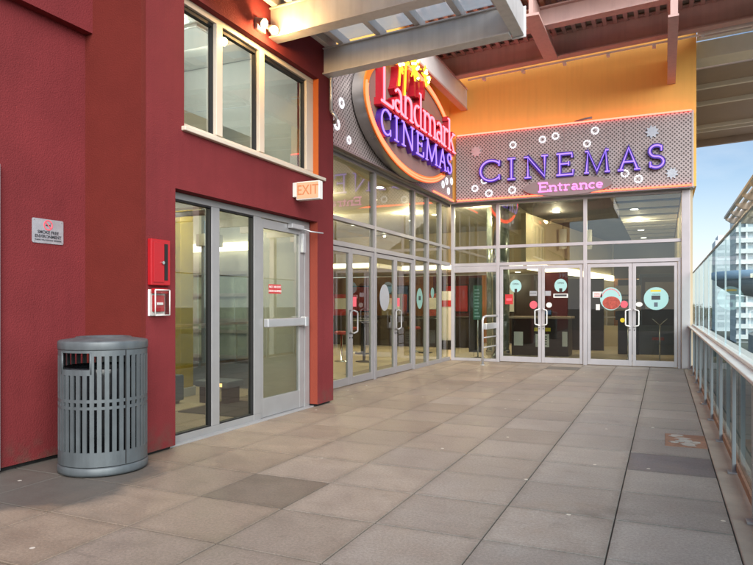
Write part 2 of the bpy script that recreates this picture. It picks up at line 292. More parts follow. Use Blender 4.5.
class MB:
    def __init__(s): s.v = []; s.f = []; s.mi = []; s.sm = []; s.mats = []; s.cur = 0; s.cols = None
    def m(s, k):
        if k not in s.mats: s.mats.append(k)
        s.cur = s.mats.index(k); return s
    def face(s, pts, smooth=False):
        i = len(s.v); s.v += [tuple(p) for p in pts]; s.f.append(tuple(range(i, i + len(pts)))); s.mi.append(s.cur); s.sm.append(smooth)
    def grid(s, vs, fs, smooth=False):
        i = len(s.v); s.v += [tuple(p) for p in vs]
        for f in fs: s.f.append(tuple(i + k for k in f)); s.mi.append(s.cur); s.sm.append(smooth)
    def box(s, x0, x1, y0, y1, z0, z1):
        x0, x1 = min(x0, x1), max(x0, x1); y0, y1 = min(y0, y1), max(y0, y1); z0, z1 = min(z0, z1), max(z0, z1)
        vs = [(x0, y0, z0), (x1, y0, z0), (x1, y1, z0), (x0, y1, z0), (x0, y0, z1), (x1, y0, z1), (x1, y1, z1), (x0, y1, z1)]
        s.grid(vs, [(3, 2, 1, 0), (4, 5, 6, 7), (0, 1, 5, 4), (1, 2, 6, 5), (2, 3, 7, 6), (3, 0, 4, 7)]); return s
    def fb(s, F, a0, a1, b0, b1, n0, n1):
        p, q = F(a0, b0, n0), F(a1, b1, n1)
        return s.box(p[0], q[0], p[1], q[1], p[2], q[2])
    def obox(s, c, ax, ay, az):
        """box from centre and three half-axis vectors"""
        c, ax, ay, az = map(Vector, (c, ax, ay, az))
        vs = [c + sx * ax + sy * ay + sz * az for sz in (-1, 1) for sx, sy in ((-1, -1), (1, -1), (1, 1), (-1, 1))]
        s.grid(vs, [(3, 2, 1, 0), (4, 5, 6, 7), (0, 1, 5, 4), (1, 2, 6, 5), (2, 3, 7, 6), (3, 0, 4, 7)]); return s
    def tube(s, pts, r, n=8, cap=True):
        pts = [Vector(p) for p in pts]; rs = r if isinstance(r, (list, tuple)) else [r] * len(pts)
        rings = []; prev = None
        for i, p in enumerate(pts):
            a = pts[max(i - 1, 0)]; b = pts[min(i + 1, len(pts) - 1)]
            t = (b - a).normalized() if (b - a).length > 1e-9 else Vector((0, 0, 1))
            if prev is None:
                u = t.orthogonal().normalized()
            else:
                u = prev - t * prev.dot(t); u = u.normalized() if u.length > 1e-6 else t.orthogonal().normalized()
            prev = u; w = t.cross(u)
            rings.append([p + rs[i] * (math.cos(2 * PI * k / n) * u + math.sin(2 * PI * k / n) * w) for k in range(n)])
        vs = [q for rg in rings for q in rg]; fs = []
        for i in range(len(rings) - 1):
            for k in range(n):
                fs.append((i * n + k, i * n + (k + 1) % n, (i + 1) * n + (k + 1) % n, (i + 1) * n + k))
        if cap: fs.append(tuple(reversed(range(n)))); fs.append(tuple((len(rings) - 1) * n + k for k in range(n)))
        s.grid(vs, fs, True); return s
    def lathe(s, c, prof, n=40, close=False):
        c = Vector(c); vs = []; fs = []
        for r, z in prof:
            vs += [c + Vector((r * math.cos(2 * PI * k / n), r * math.sin(2 * PI * k / n), z)) for k in range(n)]
        for i in range(len(prof) - 1):
            for k in range(n): fs.append((i * n + k, i * n + (k + 1) % n, (i + 1) * n + (k + 1) % n, (i + 1) * n + k))
        if prof[0][0] > 1e-6: fs.append(tuple(reversed(range(n))))
        if prof[-1][0] > 1e-6: fs.append(tuple((len(prof) - 1) * n + k for k in range(n)))
        s.grid(vs, fs, True); return s
    def prism(s, poly, F, n0, n1):
        """flat outline (a, b) extruded along n in frame F"""
        k = len(poly); vs = [F(a, b, n0) for a, b in poly] + [F(a, b, n1) for a, b in poly]
        fs = [tuple(range(k)), tuple(reversed(range(k, 2 * k)))] + [(i, i + k, (i + 1) % k + k, (i + 1) % k) for i in range(k)]
        s.grid(vs, fs); return s
    def disc(s, F, a, b, ra, rb, n0, n1, seg=28):
        return s.prism([(a + ra * math.cos(2 * PI * k / seg), b + rb * math.sin(2 * PI * k / seg)) for k in range(seg)], F, n0, n1)
    def ribbon(s, pts, w, F, n0, n1, closed=False):
        """stroke of width w along a flat polyline, extruded from n0 to n1"""
        P = [Vector(p) for p in pts]; k = len(P); Lf = []; Rt = []
        for i in range(k):
            if closed: a, b = P[(i - 1) % k], P[(i + 1) % k]
            else: a, b = P[max(i - 1, 0)], P[min(i + 1, k - 1)]
            d = (b - a).normalized(); nn = Vector((-d.y, d.x)); sc = 1.
            if (closed or 0 < i < k - 1):
                d1 = (P[i] - P[(i - 1) % k]).normalized(); sc = 1 / max(.55, abs(nn.dot(Vector((-d1.y, d1.x)))))
            Lf.append(P[i] + nn * w / 2 * sc); Rt.append(P[i] - nn * w / 2 * sc)
        vs = []
        for i in range(k):
            vs += [F(*Lf[i], n0), F(*Rt[i], n0), F(*Rt[i], n1), F(*Lf[i], n1)]
        fs = []
        for i in range(k if closed else k - 1):
            o, q = 4 * i, 4 * ((i + 1) % k)
            for x in range(4): fs.append((o + x, o + (x + 1) % 4, q + (x + 1) % 4, q + x))
        if not closed: fs.append((3, 2, 1, 0)); fs.append((4 * k - 4, 4 * k - 3, 4 * k - 2, 4 * k - 1))
        s.grid(vs, fs); return s
    def build(s, name, mt=None, parent=None, loc=None, bevel=0., solid=0., recalc=True, root=None):
        me = bpy.data.meshes.new(name)
        off = Vector((0, 0, 0))
        if parent is not None: off = WLOC[parent]
        elif loc is not None: off = Vector(loc)
        me.from_pydata([tuple(Vector(v) - off) for v in s.v], [], s.f)
        if s.mats:
            for k in s.mats: me.materials.append(M[k])
            me.polygons.foreach_set('material_index', s.mi)
        else: me.materials.append(M[mt] if isinstance(mt, str) else mt)
        me.polygons.foreach_set('use_smooth', s.sm)
        if s.cols:
            at = me.color_attributes.new('tint', 'FLOAT_COLOR', 'CORNER')
            k = 0
            for fi, f in enumerate(s.f):
                for _ in f: at.data[k].color = (*s.cols[fi], 1); k += 1
        me.update()
        if recalc:
            import bmesh
            bm = bmesh.new(); bm.from_mesh(me); bmesh.ops.recalc_face_normals(bm, faces=bm.faces); bm.to_mesh(me); bm.free()
        o = bpy.data.objects.new(name, me); col.objects.link(o)
        if parent is not None: o.parent = parent
        else: o.location = off
        WLOC[o] = off
        if solid:
            md = o.modifiers.new('s', 'SOLIDIFY'); md.thickness = solid; md.offset = -1
        if bevel:
            md = o.modifiers.new('b', 'BEVEL'); md.width = bevel; md.segments = 2; md.limit_method = 'ANGLE'; md.angle_limit = R(50)
        return o

def text(body, size, F, a, b, n, mt, parent, name='lettering', bold=0., align='CENTER', depth=.002, sx=1.):
    cu = bpy.data.curves.new('t', 'FONT'); cu.body = body; cu.size = size; cu.extrude = depth; cu.offset = bold; cu.align_x = align; cu.align_y = 'CENTER'
    o = bpy.data.objects.new('t', cu); col.objects.link(o); bpy.context.view_layer.update()
    me = bpy.data.meshes.new_from_object(o.evaluated_get(bpy.context.evaluated_depsgraph_get()))
    bpy.data.objects.remove(o); bpy.data.curves.remove(cu)
    off = WLOC[parent]
    for v in me.vertices: v.co = Vector(F(a + v.co.x * sx, b + v.co.y, n + v.co.z)) - off
    me.name = name; me.materials.clear(); me.materials.append(M[mt])
    me.polygons.foreach_set('material_index', [0] * len(me.polygons))
    o = bpy.data.objects.new(name, me); col.objects.link(o); o.parent = parent; WLOC[o] = off
    return o

# ------------------------------------------------------------------ stroke serif letters (cap height 1)
def arc(cx, cy, rx, ry, a0, a1, n=18):
    return [(cx + rx * math.cos(R(a0 + (a1 - a0) * i / n)), cy + ry * math.sin(R(a0 + (a1 - a0) * i / n))) for i in range(n + 1)]
G = {
 'C': (.95, [arc(.50, .5, .46, .5, 42, 318, 26), [(.86, .98), (.84, .70)], [(.86, .02), (.84, .28)]]),
 'I': (.34, [[(.17, 0), (.17, 1)], [(0, 0), (.34, 0)], [(0, 1), (.34, 1)]]),
 'N': (1.0, [[(.14, 0), (.14, 1), (.86, 0), (.86, 1)], [(0, 0), (.28, 0)], [(-.02, 1), (.16, 1)], [(.72, 1), (1, 1)]]),
 'E': (.72, [[(.14, 0), (.14, 1)], [(0, 1), (.66, 1), (.66, .80)], [(0, 0), (.70, 0), (.70, .22)], [(.14, .52), (.52, .52)], [(.52, .42), (.52, .62)]]),
 'M': (1.2, [[(.10, 0), (.18, 1), (.60, .05), (1.02, 1), (1.10, 0)], [(0, 0), (.22, 0)], [(.98, 0), (1.22, 0)], [(.04, 1), (.20, 1)], [(1.0, 1), (1.16, 1)]]),
 'A': (.98, [[(.12, 0), (.48, 1), (.86, 0)], [(.26, .36), (.71, .36)], [(0, 0), (.26, 0)], [(.72, 0), (.99, 0)]]),
 'S': (.62, [arc(.31, .745, .255, .255, 45, 270, 14)[:-1] + [(.31, .49)] + arc(.31, .245, .27, .245, 90, -140, 14)[1:], [(.50, .98), (.50, .74)], [(.08, .02), (.08, .27)]]),
 'L': (.62, [[(.14, 0), (.14, 1)], [(0, 1), (.30, 1)], [(0, 0), (.58, 0), (.58, .20)]]),
 'a': (.56, [arc(.25, .42, .17, .19, 150, 20, 8) + [(.42, .34), (.42, .10)] + [(.46, .02), (.54, .02)], arc(.24, .16, .17, .145, 60, 300, 12)]),
 'n': (.64, [[(.12, 0), (.12, .60)], [(0, .60), (.14, .60)], arc(.32, .40, .20, .20, 175, 0, 12) + [(.52, 0)], [(0, 0), (.24, 0)], [(.41, 0), (.64, 0)]]),
 'd': (.62, [arc(.28, .30, .22, .29, 70, 292, 18), [(.49, 0), (.49, 1)], [(.36, 1), (.49, 1)], [(.49, 0), (.62, 0)]]),
 'm': (1.0, [[(.12, 0), (.12, .60)], [(0, .60), (.14, .60)], arc(.31, .40, .19, .20, 175, 0, 12) + [(.50, 0)], arc(.69, .40, .19, .20, 175, 0, 12) + [(.88, 0)], [(0, 0), (.24, 0)], [(.39, 0), (.61, 0)], [(.77, 0), (1, 0)]]),
 'r': (.48, [[(.12, 0), (.12, .60)], [(0, .60), (.14, .60)], arc(.30, .40, .17, .19, 170, 45, 8), [(0, 0), (.26, 0)]]),
 'k': (.66, [[(.12, 0), (.12, 1)], [(0, 1), (.12, 1)], [(.12, .22), (.50, .60)], [(.28, .36), (.54, 0)], [(0, 0), (.24, 0)], [(.42, 0), (.66, 0)], [(.40, .60), (.60, .60)]]),
 't': (.42, [[(.16, .85), (.16, .12)] + arc(.27, .13, .11, .12, 180, 300, 6), [(0, .60), (.36, .60)]]),
 'c': (.50, [arc(.27, .30, .22, .29, 45, 318, 16)]),
 'e': (.52, [[(.06, .32), (.46, .32)] + arc(.26, .31, .20, .28, 0, 318, 18)]),
}
def letter(ch, F, a, b, w, h, n0, n1, body, neon, parent, sw, r, rear=None):
    """channel letter (deep stroke body) as one part, its neon tube as that part's child"""
    adv, strokes = G[ch]
    body_mb, tube_mb = MB(), MB()
    sx = w / adv
    for i, st in enumerate(strokes):
        pts = [(a + x * sx, b + y * h) for x, y in st]
        body_mb.ribbon(pts, sw if len(st) > 2 or i == 0 else sw * .8, F, n0, n1 + .0012 * i)
        tube_mb.tube([F(x, y, n1 + .010 + .0012 * i) for x, y in pts], r if len(st) > 2 or i == 0 else r * .8, 6)
    o = body_mb.build('letter', body, parent)
    tube_mb.build('neon_tube', neon, o)
    return o

# ================================================================== SETTING: ground, deck, curb
random.seed(11)
GX0, GY0, PT = -.305, 3.155, .7265
dk = MB(); cols = []
def paver(x0, x1, y0, y1, c, dz=0):
    g, bv = .0045, .003
    X0, X1, Y0, Y1 = x0 + g, x1 - g, y0 + g * 1.7, y1 - g * 1.7
    z = dz
    vs = [(X0, Y0, z - .03), (X1, Y0, z - .03), (X1, Y1, z - .03), (X0, Y1, z - .03), (X0, Y0, z - bv), (X1, Y0, z - bv), (X1, Y1, z - bv), (X0, Y1, z - bv),
          (X0 + bv, Y0 + bv, z), (X1 - bv, Y0 + bv, z), (X1 - bv, Y1 - bv, z), (X0 + bv, Y1 - bv, z)]
    fs = [(8, 9, 10, 11)]
    for k in range(4):
        q = (k + 1) % 4; fs += [(4 + k, 4 + q, 8 + q, 8 + k), (k, q, 4 + q, 4 + k)]
    dk.grid(vs, fs); cols.extend([c] * len(fs))
warm, grey = Vector((.290, .228, .178)), Vector((.316, .290, .276))
xs = [GX0 - PT * k for k in range(9)][::-1] + [.405]
for i in range(len(xs) - 1):
    for j in range(-13, 19):
        y0, y1 = GY0 + j * PT, GY0 + (j + 1) * PT
        if y0 > 16.3: continue
        y1 = min(y1, 16.6)
        xm, ym = (xs[i] + xs[i + 1]) / 2, (y0 + y1) / 2
        t = min(1, max(0, (xm + 3.6) / 3.2 + random.uniform(-.12, .12)))
        c = warm.lerp(grey, t) * random.uniform(.90, 1.10)
        if i == len(xs) - 2 and abs(ym - 6.42) < .3: c = Vector((.172, .160, .172))
        if abs(xm + 2.83) < .3 and abs(ym - 4.25) < .3: c = Vector((.190, .156, .128))
        if abs(xm + 2.1) < .3 and abs(ym - 15.1) < .4: c = Vector((.16, .145, .138))
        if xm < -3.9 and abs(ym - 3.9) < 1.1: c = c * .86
        if i == len(xs) - 2 and 7.2 < ym < 7.95: c = c * .97
        paver(xs[i], xs[i + 1], y0, y1, tuple(c), random.uniform(-.0015, .0015))
dk.cols = cols
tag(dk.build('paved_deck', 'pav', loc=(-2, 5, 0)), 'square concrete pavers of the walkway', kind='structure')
tag(MB().box(-6.6, .4, -7, 16.7, -.3, -.011).build('deck_bed', 'joint', loc=(-2, 5, -.3)), 'dark joint bed under the pavers', kind='structure')
tag(MB().box(.41, .70, -7, 16.35, -.3, -.004).build('curb', 'concrete', loc=(.55, 5, -.3), bevel=.01), 'stained concrete edging under the railing', kind='structure')
tag(MB().box(-16, .72, -7.2, 32, -7.9, -.305).build('podium', 'concrete', loc=(-6, 8, -8)), 'concrete podium below the walkway', kind='structure')
tag(MB().box(-1500, 1500, -1500, 2500, -8.3, -8).build('ground', 'earth', loc=(0, 300, -8)), 'distant city ground', kind='structure')
tag(MB().box(10, 17, -80, 150, -7.99, -7.96).build('road', 'asphalt', loc=(13, 30, -8)), 'street below the deck', kind='structure')
# drain plate set into the right-hand pavers
dr = thing('drain_cover', (.2, 7.58, .002), 'rusty rectangular drain patch set in the pavers beside the railing', 'drain cover')
d1 = MB(); d1.box(.01, .403, 7.24, 7.92, -.02, .005); d1.build('plate', 'rustmetal', dr, bevel=.003)
d2 = MB()
for k in range(13):
    cx, cy = random.uniform(.07, .34), random.uniform(7.32, 7.84); q = random.uniform(.035, .09)
    d2.prism([(cx + q * random.uniform(.5, 1.1) * math.cos(t), cy + q * .8 * random.uniform(.5, 1.1) * math.sin(t)) for t in [2 * PI * u / 9 for u in range(9)]], lambda a, b, n: (a, b, n), .005, .0065 + .0004 * k)
d2.build('worn_flake', 'flake', dr)

# ================================================================== RED BUILDING
rb = thing('red_building', (-4.5, 6, 0), 'dark red stucco building with a glazed entrance and an upper three pane window', 'building')
w = MB().m('red')
RX0, RX1, RY0, RY1 = -4.85, -4.5, 4.66, 8.44
DY0, DY1, DZ = 5.06, 7.97, 2.63        # door opening
WY0, WY1, WZ0, WZ1 = 5.19, 8.0, 3.28, 4.68   # window opening
ZT = 6.4
w.box(RX0, RX1, RY0, DY0, .035, WZ0); w.box(RX0, RX1, DY1, RY1, .035, WZ0); w.box(RX0, RX1, DY0, DY1, DZ, WZ0)
w.box(RX0, RX1, RY0, WY0, WZ0, WZ1); w.box(RX0, RX1, WY1, RY1, WZ0, WZ1); w.box(RX0, RX1, RY0, RY1, WZ1, ZT)
w.build('wall', 'red', rb)
# recessed left wall, projecting band above it, return
MB().m('red').box(-5.6, -5.23, -7, RY0 - .06, .04, 4.12).box(-5.6, -5.13, -7, RY0 - .06, 4.12, ZT).build('side_wall', 'red', rb)
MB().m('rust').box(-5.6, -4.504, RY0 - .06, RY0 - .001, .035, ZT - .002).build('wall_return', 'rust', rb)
MB().m('redjamb').box(-4.62, -4.503, DY1 - .006, DY1 - .0005, .04, DZ).m('winjamb').box(-4.62, -4.503, WY1 - .006, WY1 - .0005, WZ0 + .02, WZ1).build('opening_reveal', None, rb)
MB().box(-4.84, -4.55, RY0 + .02, DY0 - .02, -.02, .036).box(-4.84, -4.55, DY1 + .02, RY1 - .02, -.02, .036).box(-5.58, -5.27, -7, RY0 - .08, -.02, .041).build('plinth', 'gasket', rb)
# end return of the red wall back to the cinema glazing
MB().box(-5.35, -4.853, RY1 - .22, RY1 - .003, .035, ZT - .004).build('end_wall', 'red', rb)
MB().box(-14, -5.1, -7, 8.3, ZT - .01, ZT + .2).box(-5.09, -4.52, -7, 8.42, ZT + .003, ZT + .2).build('roof_slab', 'palece', rb)
# ---- upper window
def window_frame():
    f = MB(); x0, x1 = -.20, -.085
    f.fb(RW, WY0, WY1 - .007, WZ0 + .003, WZ0 + .075, x0, x1); f.fb(RW, WY0, WY1 - .007, WZ1 - .07, WZ1 - .001, x0, x1)
    f.fb(RW, WY0 + .001, WY0 + .03, WZ0 + .075, WZ1 - .07, x0, x1); f.fb(RW, 7.80, WY1 - .008, WZ0 + .075, WZ1 - .07, x0, x1)
    for a in (5.86, 6.695): f.fb(RW, a - .055, a + .055, WZ0 + .075, WZ1 - .07, x0, x1 + .012)
    return f.build('window', 'cream', rb, bevel=.006)
wf = window_frame()
gk = MB()
for a0, a1 in ((WY0 + .03, 5.805), (5.915, 6.64), (6.75, 7.80)):
    for aa, bb in ((a0, a0 + .012), (a1 - .022, a1)): gk.fb(RW, aa, bb, WZ0 + .077, WZ1 - .072, -.17, -.12)
    gk.fb(RW, a0 + .012, a1 - .022, WZ1 - .115, WZ1 - .072, -.17, -.12)
gk.build('gasket', 'gasket', wf)
for a0, a1 in ((WY0 + .03, 5.805), (5.915, 6.64), (6.75, 7.80)):
    MB().fb(RW, a0, a1, WZ0 + .076, WZ1 - .071, -.155, -.147).build('pane', 'g_upper', wf)
MB().fb(RW, WY0 - .04, WY1 + .13, WZ0 - .045, WZ0 + .002, -.08, .05).build('sill', 'cream', wf, bevel=.008)
# ---- entrance: two fixed lights and a door with push bar
ef = MB(); n0, n1 = -.22, -.13
ef.fb(RW, DY0 + .002, DY1 - .01, DZ - .075, DZ - .002, n0, n1)
ef.fb(RW, DY0 + .002, 6.60, .0, .09, n0, n1)
ef.fb(RW, DY0 + .002, DY0 + .06, .09, DZ - .075, n0, n1)
ef.fb(RW, 5.79, 5.93, .09, DZ - .075, n0, n1 + .002); ef.fb(RW, 6.60, 6.76, .09, DZ - .075, n0, n1 + .002)
ef.fb(RW, 6.60, 6.76, 0, .09, n0, n1 + .001); ef.fb(RW, 7.83, DY1 - .01, .0, DZ - .075, n0, n1 + .001)
entr = ef.build('entrance', 'alud', rb, bevel=.005)
sl = MB(); sl.fb(RW, DY0 - .01, DY1 - .005, -.004, .016, -.24, -.06); sl.build('threshold', 'alu', entr, bevel=.004)
g2 = MB()
for a0, a1 in ((DY0 + .06, 5.79), (5.93, 6.60)):
    g2.fb(RW, a1 - .016, a1 - .001, .092, DZ - .077, -.20, -.135); g2.fb(RW, a0 + .001, a1 - .016, .092, .106, -.20, -.135); g2.fb(RW, a0 + .001, a1 - .016, DZ - .095, DZ - .077, -.20, -.135)
g2.build('gasket', 'gasket', entr)
for a0, a1 in ((DY0 + .06, 5.79), (5.93, 6.60)):
    MB().fb(RW, a0, a1 - .016, .10, DZ - .09, -.175, -.167).build('pane', 'g_store', entr)
d = MB(); da0, da1 = 6.768, 7.822
d.fb(RW, da0, da0 + .055, .02, DZ - .085, -.20, -.14); d.fb(RW, da1 - .115, da1, .02, DZ - .085, -.20, -.14)
d.fb(RW, da0 + .055, da1 - .115, .02, .26, -.20, -.142); d.fb(RW, da0 + .055, da1 - .115, DZ - .20, DZ - .085, -.20, -.142)
door = d.build('door', 'alud', rb, bevel=.004)
MB().fb(RW, da0 + .055, da1 - .115, .26, DZ - .20, -.175, -.167).build('pane', 'g_store', door)
pb = MB(); pb.fb(RW, da0 + .05, da1 - .10, 1.165, 1.275, -.135, -.06); pb.fb(RW, da1 - .10, da1 - .02, 1.15, 1.29, -.139, -.045); pb.build('push_bar', 'alu', door, bevel=.012)
cl = MB(); cl.fb(RW, 7.40, 7.72, DZ - .14, DZ - .075, -.139, -.07); cl.tube([RW(7.70, DZ - .12, -.09), RW(7.74, DZ - .16, .02), RW(7.95, DZ - .165, .10)], .012, 6); cl.fb(RW, 7.72, 7.80, 2.18, 2.45, -.139, -.09); cl.build('door_closer', 'alu', door, bevel=.006)
st = MB(); st.fb(RW, 6.98, 7.27, 1.60, 1.72, -.166, -.163); stk = st.build('sticker', 'redv', door)
text('NOT AN EXIT', .045, RW, 7.125, 1.685, -.162, 'textw', door, 'sticker_text')
text('DOOR ALARMED', .038, RW, 7.125, 1.632, -.162, 'textw', door, 'sticker_text')
# ---- interior of the red building
hall = MB().m('hallwall')
hall.box(-5.70, -4.86, 8.05, 8.2, .0, 3.1)                          # partition seen through the door
hall.m('hallgrey').box(-13.2, -13, -2, 9.5, 0, 6.3).box(-13, -5.7, 9.4, 9.52, 0, 6.3)
hall.box(-5.70, -5.58, 8.2, 9.4, 0, 6.3)
hall.m('hallgrey').box(-13, -5.61, -2.2, -2, 0, 6.3)
hall.build('hall_wall', None, rb)
MB().box(-13, -5.61, -2, 4.66, 3.12, 3.22).box(-13, -4.86, 4.662, 8.04, 3.12, 3.22).box(-13, -5.71, 8.06, 9.39, 3.12, 3.22).build('hall_ceiling', 'palece', rb)
tag(MB().box(-13, -5.61, -2, 4.66, -.29, -.002).box(-13, -4.72, 4.662, 8.2, -.29, -.002).box(-13, -5.7, 8.205, 9.4, -.29, -.002).build('hall_floor', 'tilefl', loc=(-8, 5, -.3)), 'tiled floor inside the red building', kind='structure')
MB().box(-6.0, -4.95, 6.8, 7.95, -.002, .012).build('door_mat', 'darkfl', rb)
hb = MB()
hb.box(-9.5, -4.9, 6.9, 7.1, 2.78, 3.10); hb.box(-9.5, -9.2, 2, 9.3, 2.7, 3.1); hb.tube([(-8.5, 6.5, 2.62), (-5.2, 6.5, 2.62)], .035, 8); hb.tube([(-6.6, 6.5, 2.62), (-6.6, 6.5, 2.45), (-6.9, 6.5, 2.45)], .03, 8)
hb.build('ceiling_beam', 'hallgrey', rb)
t = thing('yellow_pillar', (-6.9, 8.1, 0), 'yellow painted pillar just inside the left glass pane', 'pillar')
MB().box(-7.25, -6.92, 7.9, 8.2, 0, 3.1).build('shaft', 'yellow', t, bevel=.01); MB().box(-7.28, -6.89, 7.87, 8.23, 0, .14).build('base', 'hallgrey', t, bevel=.008)
t = thing('dark_column', (-6.6, 8.4, 0), 'dark grey steel column beside the yellow pillar', 'column')
MB().box(-6.85, -6.67, 8.3, 8.5, 0, 3.1).build('shaft', 'slate', t, bevel=.01); MB().box(-6.91, -6.61, 8.24, 8.56, 2.4, 2.6).build('capital', 'alud', t, bevel=.01)
t = thing('glass_partition', (-8, 9.35, 0), 'grey shopfront with pale green panes and rails on the back wall of the hall', 'shopfront')
pf = MB()
for k in range(9): pf.box(-12.4 + k * .82, -12.34 + k * .82, 9.28, 9.38, 0.5, 2.05)
for z in (.5, .95, 1.15, 1.6, 1.99): pf.box(-12.4, -5.75, 9.285, 9.375, z, z + .06)
pf.build('frame', 'alud', t)
MB().box(-12.4, -5.75, 9.33, 9.345, .55, 2.0).build('pane', 'hallglass', t)
MB().box(-12.4, -5.72, 9.30, 9.39, 2.42, 2.56).build('light_cove', 'cove', t)
MB().box(-12.4, -5.72, 9.2, 9.38, 0, .42).build('plinth', 'slate', t)
t = thing('entrance_bench', (-5.9, 7.6, 0), 'low dark bench with an orange lit edge behind the second glass pane', 'bench')
MB().box(-6.35, -5.75, 7.55, 7.95, .24, .34).build('seat', 'slate', t, bevel=.02); MB().box(-6.3, -6.2, 7.6, 7.9, 0, .24).build('leg', 'black', t); MB().box(-5.9, -5.8, 7.6, 7.9, 0, .24).build('leg', 'black', t)
MB().box(-6.05, -5.85, 7.535, 7.549, .26, .31).build('lit_edge', 'lampsoft', t)
t = thing('wheeled_case', (-6.75, 7.2, 0), 'small dark case with a blue panel beside the yellow pillar', 'case')
MB().box(-7.0, -6.5, 7.2, 7.5, .04, .42).build('body', 'slate', t, bevel=.02); MB().box(-6.95, -6.8, 7.185, 7.199, .2, .38).build('panel', 'cup', t); MB().box(-6.72, -6.57, 7.185, 7.199, .2, .38).build('panel', 'cup', t)
for x in (-6.93, -6.57): MB().tube([(x, 7.25, .03), (x, 7.45, .03)], .03, 10).build('wheel', 'black', t)
for i, (x, y) in enumerate(((-6.5, 5.2), (-6.2, 7.6), (-9.5, 5.0), (-8.6, 8.5), (-11.5, 8.0))):
    t = thing('tube_light', (x, y, 3.1), 'white tube light on the hall ceiling of the red building', 'ceiling light', 'tube lights in the hall')
    MB().box(x - .6, x + .6, y - .08, y + .08, 3.07, 3.12).build('housing', 'white', t, bevel=.005)
    MB().box(x - .57, x + .57, y - .055, y + .055, 3.05, 3.069).build('diffuser', 'tubew', t)
# upper room
ur = MB().m('white'); ur.box(-12, -5.61, -2, 4.66, 5.15, 5.3); ur.box(-12, -4.87, 4.662, 8.0, 5.15, 5.3); ur.m('hallgrey').box(-12, -5.61, -2, 4.66, 3.225, 3.3); ur.box(-12, -4.87, 4.662, 8, 3.225, 3.3)
ur.m('white').box(-7.4, -7.0, -1.9, 7.9, 4.55, 5.149); ur.m('white').box(-7.2, -4.87, 8.02, 8.15, 3.3, 5.149).box(-6.6, -5.5, 5.0, 7.9, 3.72, 3.9)  # last white box stands in for pale slabs reflected in the window
ur.m('white').box(-10.0, -9.6, -1.9, 7.9, 4.4, 5.148)
ur.build('upper_room', None, rb)
for i, y in enumerate((3.4, 5.2, 7.0)):
    t = thing('panel_light', (-6.1, y, 5.1), 'flat ceiling light panel inside the upper window', 'ceiling light', 'light panels in the upper room')
    MB().box(-6.7, -5.6, y - .3, y + .3, 5.12, 5.149).build('housing', 'white', t); MB().box(-6.66, -5.64, y - .26, y + .26, 5.108, 5.119).build('diffuser', 'panelw', t)

# ---- things fixed to the red walls
t = thing('metal_door', (-5.23, 3.3, 0), 'grey steel door edge at the far left of the red wall', 'door')
MB().box(-5.24, -5.19, 3.62, 3.685, .03, 2.66).box(-5.24, -5.19, 2.5, 3.62, 2.6, 2.66).build('frame', 'alus', t, bevel=.004); MB().box(-5.235, -5.205, 2.55, 3.62, .04, 2.6).build('panel', 'alus', t)
t = thing('smoke_free_sign', (-5.23, 4.2, 2.1), 'small silver no smoking plate on the red wall above the litter bin', 'sign')
LW = lambda a, b, n: (-5.23 + n, a, b)
MB().prism([(3.99 + (.02 if k in (0, 1) else 0), 0) for k in range(0)] or [(4.02, 2.02), (4.33, 2.02), (4.34, 2.03), (4.34, 2.235), (4.33, 2.245), (4.02, 2.245), (4.01, 2.235), (4.01, 2.03)], LW, .002, .008).build('plate', 'silver', t)
rg = MB(); rg.ribbon([(4.175 + .043 * math.cos(2 * PI * k / 28), 2.19 + .043 * math.sin(2 * PI * k / 28)) for k in range(28)], .011, LW, .008, .0105, True); rg.ribbon([(4.146, 2.219), (4.204, 2.161)], .010, LW, .008, .0112); rg.build('prohibition_ring', 'pinkv', t)
cg = MB(); cg.ribbon([(4.148, 2.188), (4.20, 2.188)], .012, LW, .008, .0095); cg.ribbon([(4.198, 2.2), (4.206, 2.215)], .004, LW, .008, .0095); cg.build('cigarette_symbol', 'textd', t)
text('SMOKE FREE', .040, LW, 4.175, 2.122, .009, 'textd', t, bold=.0006); text('ENVIRONMENT', .040, LW, 4.175, 2.083, .009, 'textd', t, bold=.0006)
text('THANK YOU FOR NOT SMOKING', .0185, LW, 4.175, 2.050, .009, 'textd', t)
bo = MB()
for a, b in ((4.03, 2.23), (4.03, 2.035), (4.32, 2.23), (4.32, 2.035)): bo.disc(LW, a, b, .006, .006, .008, .011, 10)
bo.build('screw', 'alud', t)
# alarm cabinet
t = thing('alarm_cabinet', (-4.5, 4.83, 1.85), 'red steel alarm cabinet with a narrow glass strip on the red pillar', 'cabinet')
b = MB(); b.fb(RW, 4.675, 4.935, 1.64, 2.085, 0, .05); b.build('housing', 'redpaint', t, bevel=.008)
MB().fb(RW, 4.70, 4.84, 1.67, 2.055, .05, .058).build('door', 'redpaint', t, bevel=.004)
MB().fb(RW, 4.85, 4.895, 1.69, 2.045, .05, .054).build('glass_strip', 'gasket', t)
kn = MB(); kn.disc(RW, 4.815, 1.86, .016, .016, .058, .075, 14); kn.build('lock', 'steelpol', t)
